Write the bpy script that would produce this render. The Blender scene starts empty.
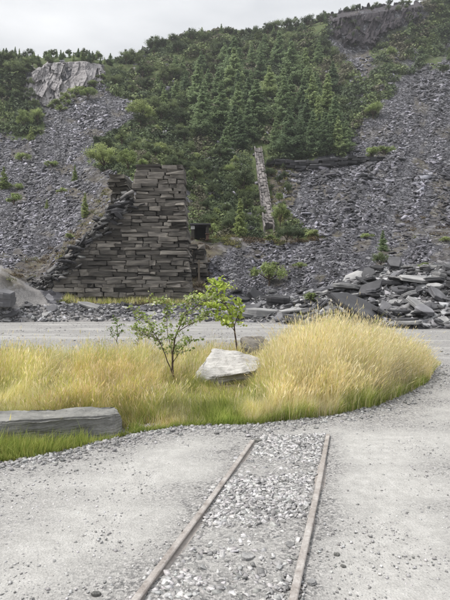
import bpy, bmesh, math, random
import numpy as np
from mathutils import Vector, Matrix, Euler

# ------------------------------------------------------------------ camera, sky, sun, exposure
scene = bpy.context.scene
F, CX, CY, H = 472.0, 225.0, 300.0, 1.5
cam_d = bpy.data.cameras.new("camera")
cam_d.sensor_fit = 'HORIZONTAL'; cam_d.sensor_width = 36.0
cam_d.lens = 36.0 * F / 450.0
cam_d.clip_start = 0.05; cam_d.clip_end = 3000
cam = bpy.data.objects.new("camera", cam_d)
cam.location = (0, 0, H); cam.rotation_euler = (math.radians(90), 0, 0)
scene.collection.objects.link(cam); scene.camera = cam

SUN_EL, SUN_AZ = 58.0, -98.0          # azimuth measured from +Y towards +X
world = bpy.data.worlds.new("World"); scene.world = world; world.use_nodes = True
wt = world.node_tree; wt.nodes.clear()
w_out = wt.nodes.new('ShaderNodeOutputWorld'); w_bg = wt.nodes.new('ShaderNodeBackground')
sky = wt.nodes.new('ShaderNodeTexSky'); sky.sky_type = 'NISHITA'; sky.sun_disc = False
sky.sun_elevation = math.radians(SUN_EL); sky.sun_rotation = math.radians(SUN_AZ)
sky.air_density = 1.0; sky.dust_density = 4.0
tc = wt.nodes.new('ShaderNodeTexCoord'); mp = wt.nodes.new('ShaderNodeMapping')
mp.inputs['Scale'].default_value = (1.2, 1.2, 4.0)
nz = wt.nodes.new('ShaderNodeTexNoise'); nz.inputs['Scale'].default_value = 2.2; nz.inputs['Detail'].default_value = 5
nz.inputs['Roughness'].default_value = 0.5
cr = wt.nodes.new('ShaderNodeValToRGB')
cr.color_ramp.elements[0].position = 0.32; cr.color_ramp.elements[0].color = (3.1, 3.15, 3.22, 1)
cr.color_ramp.elements[1].position = 0.68; cr.color_ramp.elements[1].color = (4.55, 4.55, 4.53, 1)
mx = wt.nodes.new('ShaderNodeMixRGB'); mx.inputs[0].default_value = 0.92
wt.links.new(tc.outputs['Generated'], mp.inputs['Vector']); wt.links.new(mp.outputs[0], nz.inputs['Vector'])
wt.links.new(nz.outputs['Fac'], cr.inputs[0]); wt.links.new(sky.outputs[0], mx.inputs[1]); wt.links.new(cr.outputs[0], mx.inputs[2])
# standard overcast sky (CIE): luminance rises evenly from horizon to zenith as (1 + 2 sin elevation) / 3
sp = wt.nodes.new('ShaderNodeSeparateXYZ'); wt.links.new(tc.outputs['Generated'], sp.inputs[0])
cie = wt.nodes.new('ShaderNodeMapRange'); wt.links.new(sp.outputs[2], cie.inputs[0])
for _i, _v in enumerate((0.0, 1.0, 0.56, 1.68)): cie.inputs[_i + 1].default_value = _v
mul = wt.nodes.new('ShaderNodeMixRGB'); mul.blend_type = 'MULTIPLY'; mul.inputs[0].default_value = 1.0
wt.links.new(mx.outputs[0], mul.inputs[1]); wt.links.new(cie.outputs[0], mul.inputs[2])
wt.links.new(mul.outputs[0], w_bg.inputs[0]); w_bg.inputs[1].default_value = 0.1
wt.links.new(w_bg.outputs[0], w_out.inputs[0])

sun_d = bpy.data.lights.new("sun", 'SUN'); sun_d.energy = 1.5; sun_d.angle = math.radians(14)
sun_d.color = (1.0, 0.96, 0.9)
sun = bpy.data.objects.new("sun", sun_d); scene.collection.objects.link(sun)
_e, _a = math.radians(SUN_EL), math.radians(SUN_AZ)
sdir = Vector((math.sin(_a) * math.cos(_e), math.cos(_a) * math.cos(_e), math.sin(_e)))
sun.rotation_euler = sdir.to_track_quat('Z', 'Y').to_euler(); sun.location = sdir * 300

vs = scene.view_settings
vs.view_transform = 'Standard'; vs.look = 'None'; vs.gamma = 1.0; vs.exposure = 1.16
try: vs.use_curve_mapping = False
except Exception: pass
scene.cycles.max_bounces = 6; scene.cycles.transparent_max_bounces = 8
scene.cycles.volume_bounces = 0

# ------------------------------------------------------------------ helpers
rng = np.random.default_rng(11); random.seed(11)
def P(px, py, Y): return np.array([(px - CX) / F * Y, Y, H - (py - CY) / F * Y])
def flatY(py): return H * F / (py - CY)

def _hash(ix, iy, iz, s):
    h = (ix.astype(np.int64) * 374761393 + iy.astype(np.int64) * 668265263 + iz.astype(np.int64) * 1274126177 + s * 974711) & 0xffffffff
    h = ((h ^ (h >> 13)) * 1274126177) & 0xffffffff
    h = (h ^ (h >> 16)) & 0xffffff
    return h / float(0xffffff)
def vnoise(p, s=0):
    i = np.floor(p).astype(np.int64); f = p - i; f = f * f * (3 - 2 * f)
    r = np.zeros(len(p))
    for dx in (0, 1):
        for dy in (0, 1):
            for dz in (0, 1):
                w = (f[:, 0] if dx else 1 - f[:, 0]) * (f[:, 1] if dy else 1 - f[:, 1]) * (f[:, 2] if dz else 1 - f[:, 2])
                r += w * _hash(i[:, 0] + dx, i[:, 1] + dy, i[:, 2] + dz, s)
    return r * 2 - 1
def fbm(p, octv=4, s=0):
    p = np.asarray(p, float); r = np.zeros(len(p)); a = 1.0
    for o in range(octv):
        r += a * vnoise(p, s + o); p = p * 2.03; a *= 0.5
    return r
def in_poly(px, py, poly):
    px = np.asarray(px, float); py = np.asarray(py, float)
    r = np.zeros(px.shape, bool); n = len(poly)
    for i in range(n):
        x0, y0 = poly[i]; x1, y1 = poly[(i + 1) % n]
        c = ((y0 > py) != (y1 > py)) & (px < (x1 - x0) * (py - y0) / ((y1 - y0) if y1 != y0 else 1e-9) + x0)
        r ^= c
    return r
def poly_dist(px, py, poly):
    d = np.full(px.shape, 1e9)
    for i in range(len(poly)):
        a = np.array(poly[i], float); b = np.array(poly[(i + 1) % len(poly)], float); ab = b - a
        t = np.clip(((px - a[0]) * ab[0] + (py - a[1]) * ab[1]) / (ab @ ab), 0, 1)
        d = np.minimum(d, np.hypot(px - a[0] - t * ab[0], py - a[1] - t * ab[1]))
    return d

def fast_mesh(name, V, Fc, col=None, smooth=False, mat_idx=None):
    """V (n,3); Fc (m,k) int array or list of such arrays; col (n,3)"""
    if not isinstance(Fc, list): Fc = [Fc]
    me = bpy.data.meshes.new(name)
    V = np.asarray(V, np.float32); me.vertices.add(len(V)); me.vertices.foreach_set('co', V.ravel())
    nl = sum(f.size for f in Fc); nf = sum(len(f) for f in Fc)
    me.loops.add(nl); me.polygons.add(nf)
    me.loops.foreach_set('vertex_index', np.concatenate([f.ravel() for f in Fc]).astype(np.int32))
    sizes = np.concatenate([np.full(len(f), f.shape[1]) for f in Fc])
    st = np.concatenate([[0], np.cumsum(sizes)[:-1]]).astype(np.int32)
    me.polygons.foreach_set('loop_start', st)
    try: me.polygons.foreach_set('loop_total', sizes.astype(np.int32))
    except Exception: pass
    if smooth: me.polygons.foreach_set('use_smooth', np.ones(nf, bool))
    if mat_idx is not None: me.polygons.foreach_set('material_index', mat_idx.astype(np.int32))
    me.update(calc_edges=True)
    if col is not None:
        at = me.color_attributes.new('Col', 'FLOAT_COLOR', 'POINT')
        c4 = np.ones((len(V), 4), np.float32); c4[:, :3] = col; at.data.foreach_set('color', c4.ravel())
    return me

def add(name, me, mats=None, parent=None, loc=None, rot=None, scale=None):
    o = bpy.data.objects.new(name, me); scene.collection.objects.link(o)
    if me is not None and mats is not None and len(me.materials) == 0:
        for m in (mats if isinstance(mats, (list, tuple)) else [mats]): me.materials.append(m)
    if parent is not None: o.parent = parent
    if loc is not None: o.location = loc
    if rot is not None: o.rotation_euler = rot
    if scale is not None: o.scale = scale
    return o
def tag(o, label, cat, group=None, kind=None):
    o['label'] = label; o['category'] = cat
    if group: o['group'] = group
    o['kind'] = kind or 'thing'
    return o
def struct(o, label, cat): return tag(o, label, cat, kind='structure')
def stuff(o, label, cat): return tag(o, label, cat, kind='stuff')
def dup(root, loc, rotz=0, scale=1.0, label=None, tilt=(0, 0)):
    r = root.copy(); scene.collection.objects.link(r)
    r.location = loc; r.rotation_euler = (tilt[0], tilt[1], rotz)
    r.scale = (scale,) * 3 if np.isscalar(scale) else scale
    if label: r['label'] = label
    for ch in root.children:
        c = ch.copy(); scene.collection.objects.link(c); c.parent = r
    return r

# ------------------------------------------------------------------ materials
def nodes(name):
    m = bpy.data.materials.new(name); m.use_nodes = True
    nt = m.node_tree; nt.nodes.clear()
    return m, nt, nt.nodes.new, nt.links.new
def ramp(N, cols):
    r = N('ShaderNodeValToRGB'); e = r.color_ramp.elements
    e[0].position, e[0].color = cols[0][0], (*cols[0][1], 1)
    e[1].position, e[1].color = cols[-1][0], (*cols[-1][1], 1)
    for p, c in cols[1:-1]:
        q = e.new(p); q.color = (*c, 1)
    return r
def noise(N, L, vec, scale, detail=6, rough=0.55):
    n = N('ShaderNodeTexNoise'); n.inputs['Scale'].default_value = scale
    n.inputs['Detail'].default_value = detail; n.inputs['Roughness'].default_value = rough
    if vec is not None: L(vec, n.inputs['Vector'])
    return n
def mix(N, L, fac, a, b, typ='MIX'):
    m = N('ShaderNodeMixRGB'); m.blend_type = typ
    for i, v in ((0, fac), (1, a), (2, b)):
        if hasattr(v, 'is_output'): L(v, m.inputs[i])
        elif isinstance(v, (int, float)): m.inputs[i].default_value = v
        else: m.inputs[i].default_value = (*v, 1)
    return m.outputs[0]
def mapr(N, L, v, a, b, c, d):
    m = N('ShaderNodeMapRange'); L(v, m.inputs[0])
    for i, x in enumerate((a, b, c, d)): m.inputs[i + 1].default_value = x
    return m.outputs[0]
def finish(N, L, col, rough=0.85, height=None, bdist=0.02, bstr=0.6, spec=0.3):
    b = N('ShaderNodeBsdfPrincipled'); o = N('ShaderNodeOutputMaterial')
    if hasattr(col, 'is_output'): L(col, b.inputs['Base Color'])
    else: b.inputs['Base Color'].default_value = (*col, 1)
    b.inputs['Roughness'].default_value = rough
    b.inputs['Specular IOR Level'].default_value = spec
    if height is not None:
        bp = N('ShaderNodeBump'); bp.inputs['Strength'].default_value = bstr; bp.inputs['Distance'].default_value = bdist
        L(height, bp.inputs['Height']); L(bp.outputs[0], b.inputs['Normal'])
    L(b.outputs[0], o.inputs[0]); return b

def mat_attr_rock(name, rough=0.75, nscale=2.0, bd=0.05, spec=0.35):
    """stone whose piece colour comes from the Col attribute"""
    m, nt, N, L = nodes(name)
    a = N('ShaderNodeAttribute'); a.attribute_name = 'Col'
    tcn = N('ShaderNodeTexCoord')
    n = noise(N, L, tcn.outputs['Object'], nscale, 8, 0.65)
    v = mapr(N, L, n.outputs['Fac'], 0.3, 0.7, 0.6, 1.35)
    c = mix(N, L, 1.0, a.outputs['Color'], v, 'MULTIPLY')
    finish(N, L, c, rough, n.outputs['Fac'], bd, 0.6, spec)
    return m
def mat_rock(name, stops, rough=0.75, nscale=3.0, var=(0.65, 1.35), bd=0.03, lichen=None, lich_amt=0.55, spec=0.35, strata=0.0):
    """single stones: object random value gives each its own tone"""
    m, nt, N, L = nodes(name)
    oi = N('ShaderNodeObjectInfo'); tcn = N('ShaderNodeTexCoord')
    mpn = N('ShaderNodeMapping'); L(tcn.outputs['Object'], mpn.inputs['Vector'])
    sc = N('ShaderNodeVectorMath'); sc.operation = 'SCALE'
    cmb = N('ShaderNodeCombineXYZ'); L(oi.outputs['Random'], cmb.inputs[0]); L(oi.outputs['Random'], cmb.inputs[1])
    L(cmb.outputs[0], sc.inputs[0]); sc.inputs['Scale'].default_value = 37.0
    L(sc.outputs[0], mpn.inputs['Location'])
    n = noise(N, L, mpn.outputs[0], nscale, 8, 0.62)
    r = ramp(N, stops); L(n.outputs['Fac'], r.inputs[0])
    v = mapr(N, L, oi.outputs['Random'], 0, 1, *var)
    c = mix(N, L, 1.0, r.outputs[0], v, 'MULTIPLY')
    h = n.outputs['Fac']
    if lichen:
        n2 = noise(N, L, mpn.outputs[0], nscale * 2.3, 6, 0.7)
        f = mapr(N, L, n2.outputs['Fac'], lich_amt, lich_amt + 0.1, 0, 0.8)
        c = mix(N, L, f, c, lichen)
    if strata > 0:
        mp2 = N('ShaderNodeMapping'); mp2.inputs['Scale'].default_value = (1, 1, 9); L(mpn.outputs[0], mp2.inputs['Vector'])
        n3 = noise(N, L, mp2.outputs[0], nscale * 1.5, 4, 0.6)
        ad = N('ShaderNodeMath'); ad.operation = 'ADD'; L(n.outputs['Fac'], ad.inputs[0]); L(n3.outputs['Fac'], ad.inputs[1]); h = ad.outputs[0]
        v3 = mapr(N, L, n3.outputs['Fac'], 0.3, 0.7, 1 - strata, 1 + strata)
        c = mix(N, L, 1.0, c, v3, 'MULTIPLY')
    finish(N, L, c, rough, h, bd, 0.7, spec)
    return m
def mat_leaf(name, cols, trans=0.3, attr=True, rough=0.6):
    m, nt, N, L = nodes(name)
    oi = N('ShaderNodeObjectInfo'); r = ramp(N, cols); L(oi.outputs['Random'], r.inputs[0])
    c = r.outputs[0]
    if attr:
        a = N('ShaderNodeAttribute'); a.attribute_name = 'Col'
        c = mix(N, L, 1.0, c, a.outputs['Color'], 'MULTIPLY')
    d = N('ShaderNodeBsdfPrincipled'); L(c, d.inputs['Base Color']); d.inputs['Roughness'].default_value = rough
    d.inputs['Specular IOR Level'].default_value = 0.2
    t = N('ShaderNodeBsdfTranslucent'); L(c, t.inputs['Color'])
    ms = N('ShaderNodeMixShader'); ms.inputs[0].default_value = trans
    o = N('ShaderNodeOutputMaterial'); L(d.outputs[0], ms.inputs[1]); L(t.outputs[0], ms.inputs[2]); L(ms.outputs[0], o.inputs[0])
    return m
def mat_plant_attr(name, trans=0.35):
    m, nt, N, L = nodes(name)
    a = N('ShaderNodeAttribute'); a.attribute_name = 'Col'
    d = N('ShaderNodeBsdfPrincipled'); L(a.outputs['Color'], d.inputs['Base Color']); d.inputs['Roughness'].default_value = 0.7
    d.inputs['Specular IOR Level'].default_value = 0.15
    t = N('ShaderNodeBsdfTranslucent'); L(a.outputs['Color'], t.inputs['Color'])
    ms = N('ShaderNodeMixShader'); ms.inputs[0].default_value = trans
    o = N('ShaderNodeOutputMaterial'); L(d.outputs[0], ms.inputs[1]); L(t.outputs[0], ms.inputs[2]); L(ms.outputs[0], o.inputs[0])
    return m
def mat_bark(name, a, b):
    m, nt, N, L = nodes(name); tcn = N('ShaderNodeTexCoord')
    n = noise(N, L, tcn.outputs['Object'], 25, 6); r = ramp(N, [(0.35, a), (0.65, b)]); L(n.outputs['Fac'], r.inputs[0])
    finish(N, L, r.outputs[0], 0.9, n.outputs['Fac'], 0.004, 0.6); return m

def mat_hill():
    m, nt, N, L = nodes('hillside_ground')
    a = N('ShaderNodeAttribute'); a.attribute_name = 'Col'      # r vegetation, g soil, b fine gravel
    sep = N('ShaderNodeSeparateColor'); L(a.outputs['Color'], sep.inputs[0])
    tcn = N('ShaderNodeTexCoord'); ob = tcn.outputs['Object']
    vor = N('ShaderNodeTexVoronoi'); vor.inputs['Scale'].default_value = 2.2; L(ob, vor.inputs['Vector'])
    hs = N('ShaderNodeSeparateColor'); L(vor.outputs['Color'], hs.inputs[0])
    sl = ramp(N, [(0.0, (0.03, 0.03, 0.036)), (0.55, (0.07, 0.07, 0.08)), (0.85, (0.13, 0.13, 0.145)), (1.0, (0.25, 0.25, 0.265))]); L(hs.outputs[0], sl.inputs[0])
    big = noise(N, L, ob, 0.09, 5, 0.6)
    slc = mix(N, L, 1.0, sl.outputs[0], mapr(N, L, big.outputs['Fac'], 0.3, 0.7, 0.75, 1.25), 'MULTIPLY')
    fine = noise(N, L, ob, 7.0, 6, 0.7)
    gr = ramp(N, [(0.3, (0.16, 0.155, 0.155)), (0.6, (0.30, 0.29, 0.285)), (0.8, (0.4, 0.39, 0.385))]); L(fine.outputs['Fac'], gr.inputs[0])
    c = mix(N, L, sep.outputs[2], slc, gr.outputs[0])
    sn = noise(N, L, ob, 0.9, 6, 0.65)
    so = ramp(N, [(0.3, (0.07, 0.058, 0.045)), (0.5, (0.12, 0.10, 0.072)), (0.7, (0.17, 0.16, 0.085))]); L(sn.outputs['Fac'], so.inputs[0])
    c = mix(N, L, sep.outputs[1], c, so.outputs[0])
    vg = ramp(N, [(0.3, (0.05, 0.07, 0.028)), (0.5, (0.08, 0.11, 0.04)), (0.66, (0.13, 0.13, 0.06)), (0.8, (0.14, 0.12, 0.095))]); L(sn.outputs['Fac'], vg.inputs[0])
    c = mix(N, L, sep.outputs[0], c, vg.outputs[0])
    finish(N, L, c, 0.9, fine.outputs['Fac'], 0.15, 0.6, 0.2); return m

def mat_yard():
    m, nt, N, L = nodes('slate_gravel_ground')
    tcn = N('ShaderNodeTexCoord'); ob = tcn.outputs['Object']
    a = N('ShaderNodeAttribute'); a.attribute_name = 'Col'      # r soil under grass, g dark chippings beside the rails, b pale dust
    sep = N('ShaderNodeSeparateColor'); L(a.outputs['Color'], sep.inputs[0])
    mp1 = N('ShaderNodeMapping'); mp1.inputs['Scale'].default_value = (0.35, 1.0, 1); mp1.inputs['Rotation'].default_value = (0, 0, 0.15); L(ob, mp1.inputs['Vector'])
    big = noise(N, L, mp1.outputs[0], 1.1, 6, 0.6)
    med = noise(N, L, ob, 9, 6, 0.7)
    fine = noise(N, L, ob, 70, 5, 0.75)
    vor = N('ShaderNodeTexVoronoi'); vor.inputs['Scale'].default_value = 75; L(ob, vor.inputs['Vector'])
    vs_ = N('ShaderNodeSeparateColor'); L(vor.outputs['Color'], vs_.inputs[0])
    dust = ramp(N, [(0.25, (0.33, 0.325, 0.315)), (0.5, (0.43, 0.425, 0.41)), (0.75, (0.52, 0.515, 0.50))]); L(med.outputs['Fac'], dust.inputs[0])
    chip = ramp(N, [(0.0, (0.12, 0.12, 0.122)), (0.5, (0.27, 0.265, 0.26)), (1.0, (0.45, 0.44, 0.43))]); L(vs_.outputs[0], chip.inputs[0])
    ad = N('ShaderNodeMath'); ad.operation = 'ADD'
    L(mapr(N, L, big.outputs['Fac'], 0.42, 0.62, 0.12, 0.75), ad.inputs[0]); L(sep.outputs[1], ad.inputs[1])
    sb = N('ShaderNodeMath'); sb.operation = 'SUBTRACT'; sb.use_clamp = True; L(ad.outputs[0], sb.inputs[0]); L(sep.outputs[2], sb.inputs[1])
    thr = N('ShaderNodeMath'); thr.operation = 'MULTIPLY'; thr.use_clamp = True
    L(sb.outputs[0], thr.inputs[0]); L(mapr(N, L, med.outputs['Fac'], 0.3, 0.62, 0.3, 1.5), thr.inputs[1])
    c = mix(N, L, thr.outputs[0], dust.outputs[0], chip.outputs[0])
    c = mix(N, L, 1.0, c, mapr(N, L, fine.outputs['Fac'], 0.25, 0.75, 0.72, 1.25), 'MULTIPLY')
    so = ramp(N, [(0.3, (0.09, 0.075, 0.05)), (0.7, (0.20, 0.17, 0.10))]); L(med.outputs['Fac'], so.inputs[0])
    c = mix(N, L, sep.outputs[0], c, so.outputs[0])
    hh = N('ShaderNodeMath'); hh.operation = 'ADD'; L(fine.outputs['Fac'], hh.inputs[0]); L(vor.outputs['Distance'], hh.inputs[1])
    finish(N, L, c, 0.92, hh.outputs[0], 0.008, 0.7, 0.2); return m

def mat_cliff(name, stops):
    m, nt, N, L = nodes(name)
    tcn = N('ShaderNodeTexCoord'); mpn = N('ShaderNodeMapping'); mpn.inputs['Scale'].default_value = (1, 1, 0.22)
    mpn.inputs['Rotation'].default_value = (0, 0.22, 0); L(tcn.outputs['Object'], mpn.inputs['Vector'])
    n = noise(N, L, mpn.outputs[0], 0.7, 8, 0.65); r = ramp(N, stops); L(n.outputs['Fac'], r.inputs[0])
    n2 = noise(N, L, tcn.outputs['Object'], 0.22, 6, 0.65)
    c = mix(N, L, 1.0, r.outputs[0], mapr(N, L, n2.outputs['Fac'], 0.3, 0.7, 0.75, 1.2), 'MULTIPLY')
    finish(N, L, c, 0.85, n.outputs['Fac'], 0.2, 0.6, 0.2); return m
def mat_rail():
    m, nt, N, L = nodes('weathered_rail_steel'); tcn = N('ShaderNodeTexCoord')
    mpn = N('ShaderNodeMapping'); mpn.inputs['Scale'].default_value = (1, 1, 1); L(tcn.outputs['Object'], mpn.inputs['Vector'])
    n = noise(N, L, mpn.outputs[0], 14, 7, 0.65); n2 = noise(N, L, mpn.outputs[0], 90, 4, 0.7)
    r = ramp(N, [(0.3, (0.24, 0.21, 0.19)), (0.5, (0.40, 0.37, 0.35)), (0.7, (0.55, 0.53, 0.51))]); L(n.outputs['Fac'], r.inputs[0])
    c = mix(N, L, 1.0, r.outputs[0], mapr(N, L, n2.outputs['Fac'], 0.3, 0.7, 0.8, 1.15), 'MULTIPLY')
    b = finish(N, L, c, 0.6, n2.outputs['Fac'], 0.002, 0.5, 0.5); b.inputs['Metallic'].default_value = 0.25
    return m

M = {}
M['hill'] = mat_hill(); M['yard'] = mat_yard()
M['scree'] = mat_attr_rock('scree_slate', 0.62, 1.5, 0.08, 0.45)
M['chips'] = mat_attr_rock('slate_chippings', 0.8, 60, 0.003)
M['slab'] = mat_rock('heap_slate', [(0.3, (0.06, 0.06, 0.066)), (0.55, (0.12, 0.12, 0.13)), (0.75, (0.20, 0.20, 0.208))], 0.6, 1.2, (0.5, 1.6), 0.05, strata=0.15, spec=0.45)
M['pale'] = mat_rock('pale_slate', [(0.3, (0.16, 0.16, 0.165)), (0.55, (0.30, 0.30, 0.30)), (0.75, (0.44, 0.43, 0.425))], 0.7, 1.4, (0.85, 1.15), 0.03, strata=0.1)
M['dark'] = mat_rock('dark_slate', [(0.3, (0.025, 0.025, 0.028)), (0.55, (0.055, 0.055, 0.06)), (0.75, (0.10, 0.10, 0.105))], 0.7, 1.2, (0.6, 1.5), 0.05, strata=0.2)
M['block'] = mat_rock('wall_block_slate', [(0.3, (0.06, 0.056, 0.052)), (0.5, (0.115, 0.106, 0.095)), (0.75, (0.20, 0.185, 0.16))], 0.85, 1.6, (0.35, 2.3), 0.06, lichen=(0.21, 0.205, 0.17), lich_amt=0.6, strata=0.25)
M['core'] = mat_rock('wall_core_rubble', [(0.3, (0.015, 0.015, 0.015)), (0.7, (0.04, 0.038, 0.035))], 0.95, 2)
M['incl'] = mat_rock('incline_stone', [(0.3, (0.12, 0.11, 0.108)), (0.55, (0.19, 0.175, 0.17)), (0.75, (0.27, 0.25, 0.24))], 0.85, 0.8, (0.5, 1.35), 0.05)
M['boulder'] = mat_rock('boulder_slate', [(0.3, (0.24, 0.235, 0.225)), (0.48, (0.44, 0.43, 0.415)), (0.7, (0.58, 0.57, 0.55))], 0.8, 3.5, (1, 1), 0.08, lichen=(0.26, 0.25, 0.22), lich_amt=0.62, strata=0.12)
M['boulder2'] = mat_rock('brown_boulder', [(0.3, (0.09, 0.08, 0.07)), (0.55, (0.19, 0.175, 0.155)), (0.75, (0.32, 0.30, 0.275))], 0.85, 4, (1, 1), 0.03, strata=0.2)
M['lslab'] = mat_rock('grey_slab', [(0.3, (0.13, 0.13, 0.125)), (0.5, (0.20, 0.20, 0.19)), (0.72, (0.29, 0.285, 0.27))], 0.75, 3.2, (1, 1), 0.06, lichen=(0.36, 0.35, 0.32), lich_amt=0.6, strata=0.12)
M['cliffL'] = mat_cliff('pale_cliff_rock', [(0.3, (0.13, 0.122, 0.128)), (0.48, (0.32, 0.305, 0.312)), (0.68, (0.46, 0.44, 0.445))])
M['cliffR'] = mat_cliff('dark_cliff_rock', [(0.3, (0.02, 0.018, 0.022)), (0.5, (0.052, 0.046, 0.054)), (0.72, (0.10, 0.088, 0.097))])
M['rail'] = mat_rail()
M['railrust'] = mat_rock('rail_rust', [(0.3, (0.24, 0.215, 0.20)), (0.7, (0.40, 0.37, 0.345))], 0.85, 20, (1, 1), 0.002)
M['bark'] = mat_bark('bark_brown', (0.05, 0.035, 0.025), (0.12, 0.09, 0.07))
M['birchbark'] = mat_bark('sapling_bark', (0.06, 0.04, 0.032), (0.17, 0.13, 0.11))
M['conifer'] = mat_leaf('conifer_needles', [(0, (0.14, 0.195, 0.115)), (0.4, (0.23, 0.305, 0.165)), (0.75, (0.30, 0.38, 0.20)), (1, (0.38, 0.455, 0.22))], 0.45)
M['darktree'] = mat_leaf('broadleaf_dark', [(0, (0.085, 0.115, 0.062)), (0.5, (0.14, 0.18, 0.088)), (1, (0.23, 0.28, 0.13))], 0.38)
M['lighttree'] = mat_leaf('broadleaf_light', [(0, (0.25, 0.32, 0.12)), (0.5, (0.31, 0.38, 0.15)), (1, (0.38, 0.44, 0.19))], 0.42)
M['under'] = mat_plant_attr('undergrowth_leaves', 0.2)
M['grass'] = mat_plant_attr('grass_blades', 0.5)
M['birchleaf'] = mat_plant_attr('sapling_leaves', 0.35)
M['hutwall'] = mat_rock('hut_stone', [(0.3, (0.05, 0.045, 0.04)), (0.7, (0.13, 0.12, 0.10))], 0.9, 2)
M['rust'] = mat_rock('rusted_steel', [(0.3, (0.07, 0.04, 0.03)), (0.7, (0.14, 0.085, 0.06))], 0.8, 6)
M['white'] = mat_rock('white_panel', [(0.3, (0.6, 0.6, 0.6)), (0.7, (0.75, 0.75, 0.74))], 0.6, 3)
M['wood'] = mat_bark('grey_timber', (0.11, 0.09, 0.07), (0.22, 0.19, 0.15))

# ------------------------------------------------------------------ terrain
COLS = [-400, 0, 40, 85, 130, 155, 188, 215, 260, 300, 340, 400, 450, 850]
K = [
 [(322,32),(322,32),(322,32),(322,32),(322,32),(322,32),(322,32),(322,32),(323,31),(325,28.3),(328,25.3),(329,24.4),(330,23.6),(330,23.6)],
 [(277,34),(274,33.5),(297,36.5),(300,38.6),(300,38.6),(300,38.6),(300,38.6),(305,37),(306,36),(303,33),(290,31),(278,32),(274,32),(274,32)],
 [(270,42),(267,42),(284,40),(252,40.8),(212,43),(225,43),(290,42),(292,42),(293,42),(291,40),(283,37),(270,37),(266,37),(266,37)],
 [(240,58),(238,58),(230,56),(212,54),(195,50),(200,52),(242,52),(240,53),(240,54),(239,54),(236,54),(234,54),(233,54),(233,54)],
 [(236,61),(234,61),(226,59),(208,57),(191,53),(196,55),(237,57),(236,58),(236,58),(233,58),(229,58),(227,58),(226,58),(226,58)],
 [(192,80),(192,80),(190,80),(178,76),(165,72),(165,72),(195,76),(198,76),(198,76),(196,76),(194,75),(192,75),(190,75),(190,75)],
 [(150,102),(150,102),(150,102),(146,100),(140,96),(140,95),(158,95),(160,95),(162,93),(164,92),(163,92),(156,93),(150,95),(150,95)],
 [(147,105),(147,105),(147,105),(143,103),(137,99),(137,99),(154,98),(156,98),(156,98),(157,97),(157,97),(153,96),(147,98),(147,98)],
 [(112,128),(112,128),(108,129),(98,131),(95,131),(92,135),(88,142),(80,148),(72,152),(66,155),(55,160),(46,164),(40,168),(30,168)],
 [(70,134),(69,134),(64,134),(61,136),(72,150),(64,155),(55,160),(48,166),(41,170),(31,174),(17,166),(9,169),(3,174),(-10,174)],
 [(52,150),(55,150),(58,150),(60,150),(64,165),(50,172),(40,178),(38,182),(36,186),(27,188),(13,182),(4,182),(-2,186),(-20,190)],
]
NCOL = 560
gpx = np.concatenate([np.linspace(-400, -20, 60, endpoint=False), np.linspace(-20, 470, 420, endpoint=False), np.linspace(470, 850, 80)])
sub = [16, 14, 22, 6, 20, 20, 6, 26, 26, 14]
ctrl = []
for row in K:
    py = np.interp(gpx, COLS, [r[0] for r in row]); Y = np.interp(gpx, COLS, [r[1] for r in row]); ctrl.append((py, Y))
ker = np.hanning(15); ker /= ker.sum()
def sm(a):
    b = np.pad(a, 7, mode='edge'); return np.convolve(b, ker, 'valid')
ctrl = [(sm(p), sm(y)) for p, y in ctrl]
rows_py, rows_Y = [], []
for k in range(len(ctrl) - 1):
    for j in range(sub[k]):
        t = j / sub[k]
        Y = ctrl[k][1] * (1 - t) + ctrl[k + 1][1] * t
        z0 = H - (ctrl[k][0] - CY) / F * ctrl[k][1]; z1 = H - (ctrl[k + 1][0] - CY) / F * ctrl[k + 1][1]
        z = z0 * (1 - t) + z1 * t
        rows_py.append(CY + (H - z) / Y * F); rows_Y.append(Y)
rows_py.append(ctrl[-1][0]); rows_Y.append(ctrl[-1][1])
NVIS = len(rows_py)
zt = H - (rows_py[-1] - CY) / F * rows_Y[-1]
for dY, dz in ((12, -1.5), (40, -8), (90, -30)):
    Y = ctrl[-1][1] + dY; rows_Y.append(Y); rows_py.append(CY + (H - (zt + dz)) / Y * F)
GPY = np.array(rows_py); GY = np.array(rows_Y)           # rows x cols
GPX = np.broadcast_to(gpx, GPY.shape)
GX = (GPX - CX) / F * GY; GZ = H - (GPY - CY) / F * GY
pts = np.stack([GX, GY, GZ], -1).reshape(-1, 3)
amp = np.clip((GY.ravel() - 33) / 30, 0.0, 1.0)
dn = fbm(pts * 0.07, 4, 3) * 1.5 * amp * np.clip((GY.ravel() - 45) / 60, 0, 1) + fbm(pts * np.array([0.5, 0.5, 0.3]), 4, 9) * 0.42 * amp + fbm(pts * 1.3, 3, 19) * 0.12 * np.clip((GY.ravel() - 31) / 4, 0, 1)
pts[:, 2] += dn
GP = pts.reshape(GPY.shape + (3,))
GP[0, :, 2] -= 0.25                                        # toe dips under the yard
FOREST = [(122,40),(108,82),(114,97),(150,108),(128,125),(92,148),(95,165),(125,178),(190,188),(190,239),(322,239),(300,228),(272,205),(268,162),(345,158),(352,128),(378,112),(374,85),(345,62),(330,40),(328,5),(280,0),(200,15)]
FORESTL = [(-400,30),(-400,125),(0,126),(22,138),(44,134),(42,112),(24,106),(20,78),(45,66),(76,59),(104,62),(112,80),(118,40)]
HEATHR = [(425,-30),(425,20),(410,28),(386,34),(372,50),(372,92),(382,112),(400,75),(430,62),(470,55),(850,50),(850,-40)]
gx_, gy_ = GPX.ravel(), GPY.ravel()
jit = np.stack([gx_ * 0.08, gy_ * 0.08, gy_ * 0], -1)
jx = fbm(jit, 3, 41) * 6; jy = fbm(jit, 3, 47) * 6
veg = in_poly(gx_ + jx, gy_ + jy, FOREST) | in_poly(gx_ + jx, gy_ + jy, FORESTL)
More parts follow.
